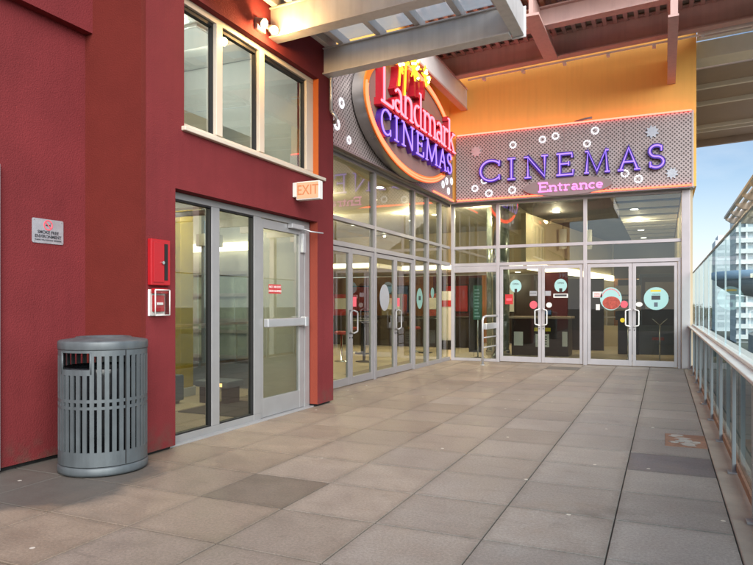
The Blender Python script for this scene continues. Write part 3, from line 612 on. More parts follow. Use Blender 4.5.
# pull station under clear cover
t = thing('pull_station', (-4.5, 4.78, 1.5), 'red fire alarm pull station under a clear plastic cover below the alarm cabinet', 'fire alarm')
MB().fb(RW, 4.68, 4.89, 1.345, 1.60, 0, .02).build('back_plate', 'paper', t, bevel=.004)
MB().fb(RW, 4.715, 4.855, 1.385, 1.545, .02, .05).build('station', 'redpaint', t, bevel=.006)
MB().fb(RW, 4.745, 4.825, 1.45, 1.475, .05, .062).build('pull_handle', 'textw', t, bevel=.003)
MB().fb(RW, 4.70, 4.875, 1.56, 1.61, .021, .075).build('hood', 'redpaint', t, bevel=.008)
c = MB()
for (a0, a1, b0, b1, q0, q1) in ((4.685, 4.885, 1.35, 1.595, .086, .09), (4.685, 4.69, 1.35, 1.595, .0205, .086), (4.88, 4.885, 1.35, 1.595, .0205, .086), (4.69, 4.88, 1.35, 1.355, .0205, .086)): c.fb(RW, a0, a1, b0, b1, q0, q1)
c.build('clear_cover', 'g_clear', t)
cr = MB()
for a in (4.688, 4.882): cr.tube([RW(a, 1.352, .088), RW(a, 1.593, .088)], .006, 6)
cr.tube([RW(4.688, 1.352, .088), RW(4.882, 1.352, .088)], .006, 6); cr.tube([RW(4.688, 1.595, .088), RW(4.882, 1.595, .088)], .006, 6)
cr.build('cover_rim', 'paper', t)
# exit sign
t = thing('exit_sign', (-4.5, 7.33, 2.95), 'lit EXIT box sign on a bracket above the entrance door', 'exit sign')
EX = lambda a, b, n: (a, 7.33 - n, b)
b = MB(); b.fb(EX, -4.44, -4.09, 2.835, 3.075, -.05, .045); b.build('housing', 'paper', t, bevel=.008)
MB().fb(EX, -4.425, -4.105, 2.85, 3.06, .0455, .049).build('face', 'exitface', t)
MB().fb(EX, -4.42, -4.11, 2.852, 3.058, -.055, -.0505).build('rear_face', 'exitface', t)
text('EXIT', .185, EX, -4.262, 2.955, .0515, 'exitlet', t, bold=.001, sx=.86)
MB().fb(EX, -4.499, -4.44, 2.88, 3.07, -.04, .04).build('bracket', 'paper', t, bevel=.006)
# wall flood lamp
t = thing('wall_lamp', (-4.5, 6.5, 4.85), 'lit flood lamp above the upper window, one of two heads standing in for its wall reflection', 'wall lamp')
MB().fb(RW, 6.42, 6.60, 4.77, 4.91, 0, .05).build('base', 'alud', t, bevel=.008)
for a in (6.40, 6.62):  # one lit head imitates the single lamp's reflection on the wall
    hd = MB(); hd.tube([RW(6.51 + (a - 6.51) * .5, 4.84, .05), RW(a, 4.83, .10)], .012, 6); hd.tube([RW(a, 4.86, .07), RW(a, 4.82, .13), RW(a, 4.805, .155)], [.03, .055, .058], 12)
    hh = hd.build('lamp_head', 'alud', t)
    bu = MB(); bu.tube([RW(a, 4.803, .157), RW(a, 4.790, .18), RW(a, 4.785, .19)], [.052, .04, .012], 12); bu.build('bulb', 'lampw', hh)
# conduit at the end of the red wall
t = thing('conduit', (-4.45, 8.3, 4.6), 'grey bent conduit pipe at the top corner of the red wall', 'pipe')
cp = [(-4.46, 8.30, 4.30), (-4.46, 8.30, 4.55), (-4.46, 8.30, 5.0), (-4.43, 8.29, 5.10), (-4.36, 8.28, 5.17), (-4.25, 8.27, 5.195), (-3.4, 8.26, 5.205), (-2.2, 8.25, 5.22)]
MB().tube(cp, .028, 8).build('pipe', 'alu', t); MB().tube([(-4.46, 8.30, 4.30), (-4.40, 8.36, 4.2), (-4.48, 8.43, 4.16)], .026, 8).build('elbow', 'alu', t)

# ================================================================== LITTER BIN
CX, CY, CR = -4.565, 4.215, .368
t = thing('litter_bin', (CX, CY, 0), 'blue grey round slatted metal litter bin against the red wall', 'litter bin')
phi0 = -42.5
ZK = 1.045
def cyl(ph, z, r=None):
    r = CR if r is None else r
    return (CX + r * math.cos(R(ph)), CY + r * math.sin(R(ph)), z * ZK)
NS = 39; pitch = 360 / NS
angs = []
for k in range(NS):
    a = phi0 + 28.6 + k * pitch
    angs += [(a, a + pitch * .60, False), (a + pitch * .60, a + pitch, True)]

zs = [(.085, .20, 0), (.20, .545, 1), (.545, .568, 0), (.568, .600, 1), (.600, .625, 0), (.625, .975, 1), (.975, 1.02, 0)]
body, seam = MB(), MB()
for a0, a1, slot in angs:
    d0 = ((a0 + a1) / 2 - phi0 + 180) % 360 - 180
    for z0, z1, sl_ in zs:
        if slot and sl_ and not (d0 < -17 and d0 > -62 and z1 > .9): continue
        parts = [(z0, z1)]
        if -62 < d0 < -17:                       # throw-in opening
            if z0 >= .975: parts = [(1.0, 1.02)]
            elif z0 >= .6 and z1 > .9:
                parts = [(.82, .865)] if slot else [(z0, .865)]
        for p0, p1 in parts:
            body.grid([cyl(a0, p0), cyl(a1, p0), cyl(a1, p1), cyl(a0, p1)], [(0, 1, 2, 3)])
body.build('slatted_body', 'canblue', t, solid=.012, recalc=False)
for dd in (28.0, 150):
    se = MB(); se.grid([cyl(phi0 + dd - .7, .09, CR + .0015), cyl(phi0 + dd + .7, .09, CR + .0015), cyl(phi0 + dd + .7, 1.02, CR + .0015), cyl(phi0 + dd - .7, 1.02, CR + .0015)], [(0, 1, 2, 3)]); se.build('door_seam', 'gasket', t, solid=.004, recalc=False)
for dd in (-63, -16): MB().tube([cyl(phi0 + dd, .83, CR - .004), cyl(phi0 + dd, 1.01, CR - .004)], .009, 6).build('opening_post', 'canblue', t)
MB().lathe((CX, CY, 0), [(CR - .02, .012), (CR + .004, .012), (CR + .006, .03), (CR + .006, .07), (CR - .004, .082), (CR - .02, .082), (CR - .02, .012)], 64).build('base_ring', 'canblue', t)
MB().lathe((CX, CY, 0), [(q, z * ZK) for q, z in ((CR - .03, 1.022), (CR + .002, 1.022), (CR + .005, 1.03), (CR + .005, 1.075), (CR + .001, 1.09), (CR - .01, 1.096), (.24, 1.112), (.225, 1.122), (.21, 1.122), (.195, 1.105), (.18, 1.09), (0, 1.085))], 64).build('lid', 'canblue', t)
MB().lathe((CX, CY, 0), [(.31, .06), (.325, .85), (.33, .90), (.32, .915), (.31, .89), (.29, .60), (0, .58)], 40).build('liner', 'bag', t)

# ================================================================== CINEMA BUILDING
cb = thing('cinema_building', (-5.2, 16.25, 0), 'orange rendered cinema building with glazed entrance walls in a corner', 'building')
FZ = 4.1            # underside of the sign panels
# orange render above
ow = MB().m('orange'); ow.box(-4.98, .66, 16.06, 16.4, FZ + .02, 8.4); ow.box(-5.5, -5.12, 8.45, 16.4, FZ + .02, 8.4)
ow.box(-5.12, -4.981, 16.07, 16.4, FZ + .02, 8.39); ow.box(.40, .659, 16.41, 30, FZ + .02, 8.4)
ow.build('upper_wall', 'orange', cb)
MB().box(-5.4, .62, 16.0, 16.3, FZ - .02, FZ + .018).box(-5.45, -5.05, 8.45, 15.995, FZ - .02, FZ + .018).build('soffit', 'alud', cb)
MB().box(.36, .54, 16.14, 16.36, 0, FZ - .022).build('corner_post', 'aluw', cb, bevel=.01)
MB().box(.40, .60, 16.40, 30, 0, FZ + .015).box(-13.4, .4, 30, 30.2, 0, 8.3).build('side_wall', 'beige', cb)

DH = 2.45; T2 = 2.90
def pane(F, a0, a1, b0, b1, g, parent): return MB().fb(F, a0, a1, b0, b1, .006, .014).build('pane', g, parent)
# ---- front glazing
fr = MB()
def mull(F, a, wd, b0, b1, n0=-.06, n1=.06): fr.fb(F, a - wd / 2, a + wd / 2, b0, b1, n0, n1)
fr.fb(FR, -5.13, .355, DH + .001, DH + .085, -.06, .058); fr.fb(FR, -5.13, .355, T2, T2 + .075, -.06, .058); fr.fb(FR, -5.13, .355, FZ - .08, FZ - .021, -.06, .058)
for a in (-5.08, -3.88, -1.745): mull(FR, a, .085, .0, FZ - .022, -.061, .062)
fr.fb(FR, -5.04, -3.92, .0, .07, -.06, .058); fr.fb(FR, -5.04, -3.92, 2.30, 2.449, -.06, .0579)
fr.fb(FR, .29, .354, 0, DH, -.06, .061)
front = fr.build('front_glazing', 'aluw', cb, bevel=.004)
for a0, a1 in ((-5.04, -3.92), (-3.84, -1.79), (-1.70, .355)):
    pane(FR, a0, a1, DH + .085, T2, 'g_fup', front); pane(FR, a0, a1, T2 + .075, FZ - .08, 'g_fup', front)
pane(FR, -5.04, -3.92, .07, 2.30, 'g_front', front)
# ---- side glazing
fr = MB()
SM = (11.40, 13.55, 14.47, 15.43)
fr.fb(SD, 8.46, 16.19, DH + .03, DH + .115, -.06, .058); fr.fb(SD, 8.46, 16.19, T2 + .02, T2 + .09, -.06, .058); fr.fb(SD, 8.46, 16.19, FZ - .08, FZ - .021, -.06, .058)
for a in SM: mull(SD, a, .085, 0, FZ - .022, -.061, .062)
mull(SD, 9.30, .085, 0, FZ - .022, -.061, .062); mull(SD, 8.52, .085, 0, FZ - .022, -.061, .061)
fr.fb(SD, 13.6, 14.42, 0, .09, -.06, .058); fr.fb(SD, 14.52, 15.38, 0, .09, -.06, .058); fr.fb(SD, 15.48, 16.18, 0, .09, -.06, .058); fr.fb(SD, 8.57, 9.25, 0, .09, -.06, .058)
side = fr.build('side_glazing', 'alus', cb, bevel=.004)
edges = (8.565, 9.30, 11.40, 13.55, 14.47, 15.43, 16.19)
for i in range(6):
    a0, a1 = edges[i] + .043, edges[i + 1] - .043
    pane(SD, a0, a1, DH + .115, T2 + .02, 'g_side', side); pane(SD, a0, a1, T2 + .09, FZ - .08, 'g_side', side)
    if i not in (1, 2): pane(SD, a0, a1, .09, DH + .03, 'g_side', side)
# ---- doors
def leaf(F, a0, a1, top, g, mt, hand, labeltxt=None):
    s_ = .075
    d = MB(); d.fb(F, a0, a0 + s_, .015, top, -.03, .035); d.fb(F, a1 - s_, a1, .015, top, -.03, .035)
    d.fb(F, a0 + s_, a1 - s_, .015, .15, -.03, .0345); d.fb(F, a0 + s_, a1 - s_, top - .085, top, -.03, .0345)
    o = d.build('door', mt, cb, bevel=.004)
    if labeltxt: o['label'] = labeltxt
    MB().fb(F, a0 + s_, a1 - s_, .15, top - .085, .0, .008).build('pane', g, o)
    h = MB(); ha = a1 - .045 if hand > 0 else a0 + .045
    s2 = -1 if hand > 0 else 1
    h.tube([F(ha, .94, .035), F(ha, .94, .08), F(ha + s2 * .01, .95, .095), F(ha + s2 * .085, .97, .10), F(ha + s2 * .095, .99, .10), F(ha + s2 * .095, 1.30, .10), F(ha + s2 * .085, 1.32, .10), F(ha + s2 * .01, 1.34, .095), F(ha, 1.35, .08), F(ha, 1.35, .035)], .015, 8)
    h.build('handle', 'white' if F is FR else 'alud', o)
    lk = MB(); lk.disc(F, ha, .86, .014, .014, .035, .045, 10); lk.build('lock', 'gasket', o)
    return o
fd = [leaf(FR, -3.828, -2.795, DH - .01, 'g_front', 'aluw', 1, 'glass door with a red and a teal sticker'), leaf(FR, -2.785, -1.80, DH - .01, 'g_front', 'aluw', -1, 'glass door with a teal sticker and the number 390'),
      leaf(FR, -1.695, -.690, DH - .01, 'g_front', 'aluw', 1, 'glass door with a large round food decal'), leaf(FR, -.680, .285, DH - .01, 'g_front', 'aluw', -1, 'glass door with a large pale teal round decal')]
sd = []
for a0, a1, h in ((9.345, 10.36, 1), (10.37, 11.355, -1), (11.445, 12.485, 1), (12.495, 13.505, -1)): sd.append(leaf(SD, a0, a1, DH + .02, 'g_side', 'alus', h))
dp = FR
# decals on the front doors
def decal(F, door, a, b, ra, rb, mt, name='sticker', q=0):
    m_ = MB(); m_.disc(F, a, b, ra, rb, .0085, .0105 + q); return m_.build(name, mt, door)
def decalbox(F, door, a0, a1, b0, b1, mt, name='sticker', q=0):
    return MB().fb(F, a0, a1, b0, b1, .0085, .0105 + q).build(name, mt, door)
D1, D2, D3, D4 = fd
decal(FR, D1, -3.43, 1.93, .145, .16, 'teal'); decalbox(FR, D1, -3.46, -3.395, 1.77, 1.86, 'darkwood', q=.001); text('OPEN', .06, FR, -3.43, 1.98, .012, 'textd', D1, 'sticker_text'); 
decalbox(FR, D1, -3.70, -3.50, 1.47, 1.72, 'redv'); decalbox(FR, D1, -3.67, -3.53, 1.56, 1.62, 'pinkv', q=.001)
decal(FR, D1, -2.985, 1.455, .095, .10, 'pinkv'); decalbox(FR, D1, -3.08, -2.90, 1.68, 1.80, 'silver'); text('ENTER', .05, FR, -2.99, 1.74, .012, 'textd', D1, 'sticker_text')
decal(FR, D2, -2.325, 1.93, .15, .165, 'teal'); decalbox(FR, D2, -2.36, -2.285, 1.765, 1.86, 'darkwood', q=.001); text('OPEN', .06, FR, -2.325, 1.99, .012, 'textd', D2, 'sticker_text')
decalbox(FR, D2, -2.50, -2.15, 1.63, 1.73, 'paper'); decalbox(FR, D2, -2.47, -2.18, 1.66, 1.71, 'textd', q=.001)
decal(FR, D2, -2.605, 1.45, .07, .065, 'paper'); decalbox(FR, D2, -2.70, -2.56, 1.68, 1.80, 'silver')
text('390', .15, FR, -2.27, 2.17, .010, 'textd', D2, 'door_number')
decalbox(FR, D3, -1.575, -1.36, 1.63, 1.77, 'paper'); text('MENU', .05, FR, -1.468, 1.715, .012, 'redv', D3, 'sticker_text'); decalbox(FR, D3, -1.545, -1.39, 1.655, 1.675, 'pinkv', q=.001)
decal(FR, D3, -1.16, 1.60, .245, .275, 'teal'); decal(FR, D3, -1.15, 1.50, .20, .155, 'foodred', 'food_picture', .001)
ar = MB()
for k in range(15):
    th = R(158 - k * 9.8); ar.disc(FR, -1.16 + .205 * math.cos(th), 1.60 + .23 * math.sin(th), .013, .016, .0106, .0118, 8)
ar.build('curved_wording', 'pinkv', D3)
decal(FR, D3, -.865, 1.465, .085, .085, 'pinkv'); decal(FR, D3, -.90, 1.09, .052, .055, 'yelv'); decalbox(FR, D3, -1.50, -1.41, 1.33, 1.47, 'paper')
decal(FR, D4, -.17, 1.60, .265, .265, 'teal'); decalbox(FR, D4, -.29, -.07, 1.76, 1.80, 'yelv', q=.001); decalbox(FR, D4, -.27, -.08, 1.57, 1.67, 'textd', q=.001); decalbox(FR, D4, -.215, -.135, 1.41, 1.51, 'slate', q=.001)
text('WELCOME', .036, FR, -.17, 1.70, .0115, 'textd', D4, 'sticker_text')
decal(FR, D4, -.535, 1.465, .075, .055, 'paper')
for dd, a in ((sd[1], 10.48), (sd[3], 12.6)):
    decalbox(SD, dd, a, a + .16, 1.42, 1.60, 'pinkv')
decal(SD, sd[2], 11.95, 1.6, .24, .27, 'silver'); decal(SD, side, 14.0, 1.6, .2, .24, 'teal'); decalbox(SD, side, 13.93, 14.07, 1.56, 1.66, 'textd', q=.001); decal(SD, side, 14.9, 1.75, .12, .13, 'teal')

# ---- lobby interior
lob = MB().m('beige')
lob.box(-13.4, -4.0, 24.2, 24.4, 2.78, 4.3)                       # upper back wall
lob.m('beige').prism([(-3.9, 19.2), (-3.75, 19.18), (-2.1, 29.9), (-2.3, 29.9)], lambda a, b, n: (a, b, n), 2.74, 4.19)   # bulkhead
lob.m('wood').box(-13.4, -8.4, 24.19, 24.4, 0, 2.6).box(-6.4, -5.6, 24.18, 24.4, 0, 2.6); lob.m('darkwood').box(-5.59, -4.0, 24.18, 24.4, 0, 2.6)
lob.m('maroon').box(-8.4, -6.4, 24.19, 24.4, 0, 2.6)
lob.m('maroon').box(-3.55, -2.75, 20.6, 20.75, 0, 2.48); lob.m('darkwood').box(-2.74, -1.75, 21.5, 21.65, 0, 2.3); lob.box(-3.9, -2.35, 26.5, 26.7, 0, 2.49); lob.m('wood').box(-2.0, .39, 29.8, 29.95, 0, 2.6); lob.m('darkwood').box(-2.0, .39, 29.81, 29.95, 2.6, 4.2)
lob.m('beige').box(-13.6, -13.4, 9.6, 24.4, 0, 4.3); lob.box(-13.4, -5.59, 9.53, 9.65, 0, 4.3)
lob.build('lobby_wall', None, cb)
MB().box(-3.7, .39, 16.36, 30, 4.2, 4.3).build('lobby_ceiling', 'darkceil', cb)
MB().box(-13.4, -5.28, 8.46, 24.4, 4.31, 4.4).box(-5.27, -3.71, 16.36, 24.4, 4.305, 4.4).build('side_ceiling', 'palece', cb)
MB().box(-13.4, -8.2, 18.5, 24.18, 2.62, 2.76).box(-8.19, -4.05, 20.5, 24.17, 2.62, 2.76).build('dropped_soffit', 'palece', cb)
for k in range(9): MB().box(-1.25, .37, 16.9 + k * 1.42, 17.9 + k * 1.42, 4.168, 4.199).build('brightening_panel', 'palece', cb)  # pale panels added so this strip of dark ceiling looks brighter
cv = MB(); cv.box(-13.3, -8.3, 18.40, 18.48, 2.66, 2.78); cv.box(-8.2, -4.1, 20.40, 20.48, 2.66, 2.78)
cv.prism([(-3.72, 19.2), (-3.62, 19.18), (-2.0, 29.8), (-2.08, 29.8)], lambda a, b, n: (a, b, n), 2.50, 2.72)
cv.build('cove_lamp', 'cove', cb)
tag(MB().box(-13.4, -5.27, 8.46, 16.34, -.29, -.001).box(-13.4, .39, 16.345, 30, -.29, -.001).build('lobby_floor', 'tilefl', loc=(-5, 20, -.3)), 'polished beige tile floor of the lobby', kind='structure')
tag(MB().box(-3.75, -2.75, 16.45, 18.1, -.0005, .008).build('entrance_mat', 'darkfl', loc=(-2.8, 17.2, 0)), 'dark mat inside the doors', kind='structure')
# columns
t = thing('mosaic_column', (-4.45, 18.6, 0), 'thick round silvery green column inside the glass corner', 'column')
MB().lathe((-4.45, 18.6, 0), [(.33, 0), (.33, 4.29)], 28).build('shaft', 'colgreen', t); MB().lathe((-4.45, 18.6, 0), [(.35, 0), (.35, .12), (.335, .14)], 28).build('base', 'steelpol', t)
t = thing('chrome_column', (-4.05, 16.75, 0), 'slim polished column just behind the corner glazing', 'column')
MB().lathe((-4.07, 16.75, 0), [(.11, 0), (.11, 4.29)], 20).build('shaft', 'steelpol', t); MB().lathe((-4.07, 16.75, 0), [(.15, 0), (.15, .05), (.11, .06)], 20).build('base', 'steelpol', t)
# counter with notices
t = thing('service_counter', (-3.6, 19, 0), 'dark wood service counter with white notices behind the left door pair', 'counter')
MB().box(-4.05, -2.45, 18.6, 19.4, 0, 1.06).build('body', 'darkwood', t, bevel=.01); MB().box(-4.12, -2.38, 18.52, 19.45, 1.06, 1.12).build('top', 'tan', t, bevel=.01)
CF = lambda a, b, n: (a, 18.6 - n, b)
for a0, a1, b0, b1, mt in ((-3.98, -3.72, .28, .68, 'paper'), (-3.36, -2.98, .25, .62, 'paper'), (-2.62, -2.48, .28, .7, 'paper'), (-3.4, -2.94, .70, .80, 'yelv')):
    MB().fb(CF, a0, a1, b0, b1, .001, .006).build('notice', mt, t)
tx = MB()
for k in range(4): tx.fb(CF, -3.30, -3.04, .32 + k * .07, .345 + k * .07, .006, .008)
tx.build('notice_print', 'textd', t)
t = thing('till_display', (-3.1, 18.9, 1.12), 'small till and bowl on the service counter', 'till')
MB().box(-3.25, -2.95, 18.8, 19.0, 1.121, 1.32).build('body', 'black', t, bevel=.02); MB().box(-3.24, -2.96, 18.78, 18.8, 1.18, 1.30).build('screen', 'cup', t)
# low wall with rail
t = thing('balustrade', (-1.9, 24, 0), 'low beige wall with a white rail deep in the lobby', 'balustrade')
MB().box(-2.3, -.2, 24.0, 24.15, 0, .72).build('low_wall', 'beige', t)
rl = MB()
for k in range(6): rl.box(-2.28 + k * .4, -2.24 + k * .4, 24.05, 24.09, .72, 1.5)
for z in (1.0, 1.25, 1.47): rl.box(-2.3, -.2, 24.045, 24.095, z, z + .045)
rl.build('rail', 'aluw', t)
# sign stands behind the right-hand doors
def stand(x, y, hb0, hb1, wd, label, mt, base=True, panel2=True):
    t = thing('sign_stand', (x, y, 0), label, 'sign stand')
    MB().lathe((x, y, 0), [(.19, 0), (.19, .015), (.06, .04), (.018, .05)], 20).build('foot', 'steelpol', t)
    MB().tube([(x, y, .05), (x, y, hb0 - .38)], .016, 8).build('pole', 'steelpol', t)
    f = MB(); f.tube([(x - wd * .45, y, hb0 - .12), (x, y, hb0 - .40)], .012, 6); f.tube([(x + wd * .45, y, hb0 - .12), (x, y, hb0 - .40)], .012, 6); f.build('fork', 'steelpol', t)
    MB().box(x - wd / 2, x + wd / 2, y - .02, y + .02, hb0, hb1).build('board', mt, t, bevel=.005)
    if panel2: MB().box(x - wd / 2, x + wd / 2, y - .018, y + .018, hb0 - .24, hb0 - .01).build('lower_board', 'darkwood', t)
    bp = MB(); bp.box(x - wd * .4, x + wd * .2, y - .0235, y - .0205, hb0 + .1, hb0 + .16); bp.box(x - wd * .4, x + wd * .35, y - .0235, y - .0205, hb0 + .25, hb0 + .30); bp.box(x - wd * .4, x + wd * .1, y - .0235, y - .0205, hb0 + .38, hb0 + .42); bp.build('print', 'textd', t)
    return t
stand(-.10, 17.35, 1.35, 2.02, .66, 'tan board on a forked chrome stand behind the rightmost door', 'tan')
stand(-.85, 17.75, 1.30, 1.95, .62, 'tan board on a chrome stand behind the food decal door', 'tan')
MB_ = None
t = thing('poster_stand', (-4.72, 17.0, 0), 'tall dark poster stand on a slim pole behind the corner glazing', 'sign stand')
MB().lathe((-4.62, 17.0, 0), [(.2, 0), (.2, .015), (.05, .04), (.018, .05)], 20).build('foot', 'steelpol', t)
MB().tube([(-4.62, 17.0, .05), (-4.62, 17.0, 1.42)], .02, 8).build('pole', 'steelpol', t)
MB().box(-4.93, -4.58, 17.2, 17.25, .15, 2.2).build('panel', 'black', t); MB().box(-4.74, -4.50, 16.96, 17.0, 1.05, 1.98).build('board', 'greenb', t, bevel=.005)
tx = MB()
for k in range(9): tx.box(-4.70, -4.70 + random.uniform(.08, .16), 16.955, 16.959, 1.12 + k * .09, 1.16 + k * .09)
tx.build('board_print', 'teal', t)
t = thing('notice_board', (-4.98, 16.8, 0), 'white notice card hanging inside the corner glass', 'notice')
MB().box(-5.0, -4.80, 17.6, 17.62, 1.15, 1.75).build('card', 'paper', t); MB().tube([(-4.9, 17.61, 0), (-4.9, 17.61, 1.15)], .012, 6).build('pole', 'steelpol', t)
# dark poster panel in front of the wood wall
t = thing('movie_case', (.0, 18.9, 0), 'dark poster case behind the two right hand doors', 'poster case')
MB().box(-.62, .30, 18.9, 19.05, .1, 2.3).build('case', 'slate', t, bevel=.01); MB().box(-.55, .23, 18.88, 18.899, .9, 2.2).build('poster', 'darkwood', t)
MB().box(-.30, .0, 18.87, 18.879, .5, .58).build('strip', 'foodred', t)
t = thing('green_kiosk', (-.72, 20.2, 0), 'dark kiosk with a green side panel behind the right door pair', 'kiosk')
MB().box(-1.25, -.65, 20.2, 20.7, 0, 2.2).build('body', 'black', t, bevel=.02); MB().box(-.63, -.40, 20.15, 20.2, .9, 2.0).build('side_panel', 'greenb', t)
# concession / menus on the back wall of the side lobby
for i, (x, mt, lb) in enumerate(((-11.6, 'redv', 'red poster on the back wall of the side lobby'), (-9.9, 'cup', 'blue poster on the back wall of the side lobby'), (-7.4, 'redv', 'red menu board left of the corner column'), (-5.6, 'paper', 'white menu board beside the corner column'))):
    t = thing('wall_poster', (x, 24.1, 1.6), lb, 'poster')
    MB().box(x - .5, x + .5, 24.12, 24.17, 1.15, 2.25).build('frame', 'black', t); MB().box(x - .44, x + .44, 24.10, 24.119, 1.2, 2.2).build('print', mt, t)
t = thing('concession_counter', (-8, 21, 0), 'long dark concession counter at the back of the side lobby', 'counter')
MB().box(-12.5, -6.0, 21.0, 21.8, 0, 1.0).build('body', 'darkwood', t, bevel=.01); MB().box(-12.6, -5.9, 20.95, 21.85, 1.0, 1.06).build('top', 'darkwood', t, bevel=.008)
for i, (x, mt, lb) in enumerate(((-10.9, 'redv', 'red drinks machine on the concession counter'), (-8.9, 'steelpol', 'steel drinks machine on the concession counter'), (-7.2, 'foodred', 'reddish popcorn machine on the concession counter'))):
    t = thing('drinks_machine', (x, 21.4, 1.06), lb, 'machine')
    MB().box(x - .4, x + .4, 21.15, 21.65, 1.061, 1.85).build('body', mt, t, bevel=.02); MB().box(x - .3, x + .3, 21.13, 21.149, 1.3, 1.7).build('front_panel', 'paper', t)
def table(x, y, lb):
    t = thing('high_table', (x, y, 0), lb, 'table')
    MB().lathe((x, y, 0), [(.34, 1.02), (.36, 1.03), (.36, 1.05), (.34, 1.06)], 24).build('tabletop', 'black', t); MB().lathe((x, y, 0), [(.22, 0), (.22, .02), (.04, .04), (.04, 1.02)], 16).build('pedestal', 'black', t)
for x, y, lb in ((-7.0, 14.8, 'black high table nearest the side doors'), (-8.2, 17.2, 'black high table in the middle of the side lobby'), (-6.6, 18.3, 'black high table beside the corner glazing')): table(x, y, lb)
def stool(x, y, lb):
    t = thing('bar_stool', (x, y, 0), lb, 'stool')
    MB().lathe((x, y, 0), [(.17, .70), (.19, .72), (.19, .76), (.15, .78)], 18).build('seat', 'chair', t); MB().lathe((x, y, 0), [(.18, 0), (.18, .02), (.03, .04), (.03, .70)], 14).build('pedestal', 'steelpol', t)
for x, y, lb in ((-7.55, 14.6, 'red bar stool by the nearest high table'), (-8.7, 17.5, 'red bar stool by the middle high table'), (-7.1, 18.7, 'red bar stool by the corner high table')): stool(x, y, lb)
t = thing('queue_screen', (-6.6, 20.0, 0), 'white freestanding panel with a red stripe in the side lobby', 'screen')
MB().box(-6.75, -6.25, 20.0, 20.06, .3, 1.9).build('panel', 'paper', t); MB().box(-6.74, -6.26, 19.985, 19.999, 1.4, 1.6).build('stripe', 'redv', t); MB().box(-6.7, -6.3, 19.9, 20.16, 0, .3).build('foot', 'black', t)
# downlights and pendants
DL = [(-8.2, 13.8, 4.31), (-7.2, 15.8, 4.31), (-9.4, 17.2, 4.31), (-6.3, 14.2, 4.31), (-6.6, 19.2, 4.31), (-4.6, 19.9, 4.305), (-2.9, 19.4, 4.2), (-.77, 19.5, 4.165), (-.79, 22.1, 4.165), (-.76, 25.0, 4.165), (-.75, 27.9, 4.165), (-5.2, 17.8, 4.305)]
for i, (x, y, z) in enumerate(DL):
    t = thing('downlight', (x, y, z), 'small round lit downlight in the lobby ceiling', 'ceiling light', 'downlights in the lobby ceiling')
    MB().lathe((x, y, z), [(.125, -.012), (.125, -.001), (.0, -.001)], 18).build('trim', 'white', t); MB().lathe((x, y, z), [(0, -.016), (.10, -.016), (.10, -.013), (0, -.013)], 18).build('lens', 'down', t)
for i, (x, y, z, lb) in enumerate(((-9, 19.8, 2.62, 'left'), (-5.6, 21.6, 2.62, 'middle'), (-4.7, 22.6, 2.62, 'right'))):
    t = thing('soffit_spot', (x, y, z), 'small lit spot under the dropped soffit, %s one of three' % lb, 'ceiling light', 'spots under the dropped soffit')
    MB().lathe((x, y, z), [(.11, -.012), (.11, -.001), (.0, -.001)], 16).build('trim', 'white', t); MB().lathe((x, y, z), [(0, -.016), (.09, -.016), (.09, -.013), (0, -.013)], 16).build('lens', 'down', t)
for i, (x, y) in enumerate(((-3.1, 22.2), (-2.35, 22.8))):
    t = thing('pendant_lamp', (x, y, 4.2), 'white cylinder lamp hanging from the dark lobby ceiling, %s of two' % ('left' if i == 0 else 'right'), 'pendant lamp', 'cylinder lamps in the lobby')
    MB().lathe((x, y, 0), [(.12, 3.35), (.12, 4.0), (0, 4.0)], 18).build('shade', 'paper', t); MB().tube([(x, y, 4.0), (x, y, 4.2)], .01, 6).build('cord', 'black', t)
# door guard rail outside
t = thing('door_guard', (-3.9, 15.4, 0), 'short grey metal guard rail beside the left front door', 'guard rail')
g = MB(); g.tube([(-4.0, 15.15, 0), (-4.0, 15.15, 1.08), (-3.985, 15.17, 1.15), (-3.95, 15.25, 1.18), (-3.90, 15.5, 1.18), (-3.90, 16.18, 1.18)], .028, 10); g.build('post', 'alu', t)
g = MB(); g.box(-4.02, -3.90, 15.14, 16.18, .86, 1.0); g.build('side_plate', 'alu', t, bevel=.01)
for z in (.42, .66):
    MB().tube([(-3.985, 15.16, z), (-3.91, 16.18, z)], .016, 8).build('bar', 'alu', t)
MB().lathe((-4.0, 15.15, 0), [(.06, 0), (.06, .012), (.03, .014)], 16).build('foot', 'alu', t)

# ================================================================== SIGN BAND
sg = thing('cinemas_sign', (-2.2, 15.95, 4.9), 'perforated metal sign band reading CINEMAS in violet neon above the front doors', 'sign')
PZ0, PZ1 = 4.10, 5.79
FP = lambda a, b, n: (a, 15.92 - n, b)
SP = lambda a, b, n: (-4.98 + n, a, b)
MB().fb(FP, -4.90, .57, PZ0, PZ1, -.04, 0).build('front_panel', 'perfx', sg)
MB().box(-4.9, .568, 15.962, 16.05, PZ0 + .01, PZ1 - .01).build('backing', 'gasket', sg)
eg = MB(); eg.fb(FP, .571, .60, PZ0 - .01, PZ1 + .01, -.05, .012); eg.build('edge_trim', 'aluw', sg)
for a in (-3.55, -2.2, -.85): MB().fb(FP, a - .008, a + .008, PZ0 + .03, PZ1 - .03, .0005, .003).build('panel_seam', 'greych', sg)
nb = MB(); nb.tube([FP(-4.86, PZ1 + .012, .03), FP(.56, PZ1 + .012, .03)], .019, 8); nb.build('neon_border', 'n_red', sg)
nb = MB(); nb.tube([FP(-4.86, PZ0 + .03, .03), FP(.56, PZ0 + .03, .03)], .019, 8); nb.build('neon_border', 'n_orange', sg)
MB().fb(FP, -4.88, .57, PZ0 - .028, PZ0 - .001, -.04, .045).build('bottom_trim', 'greych', sg)
lay = dict(C=[(-4.25, .56)], I=[(-3.54, .19)], N=[(-3.12, .56)], E=[(-2.36, .39)], M=[(-1.72, .56)], A=[(-.98, .48)], S=[(-.33, .34)])
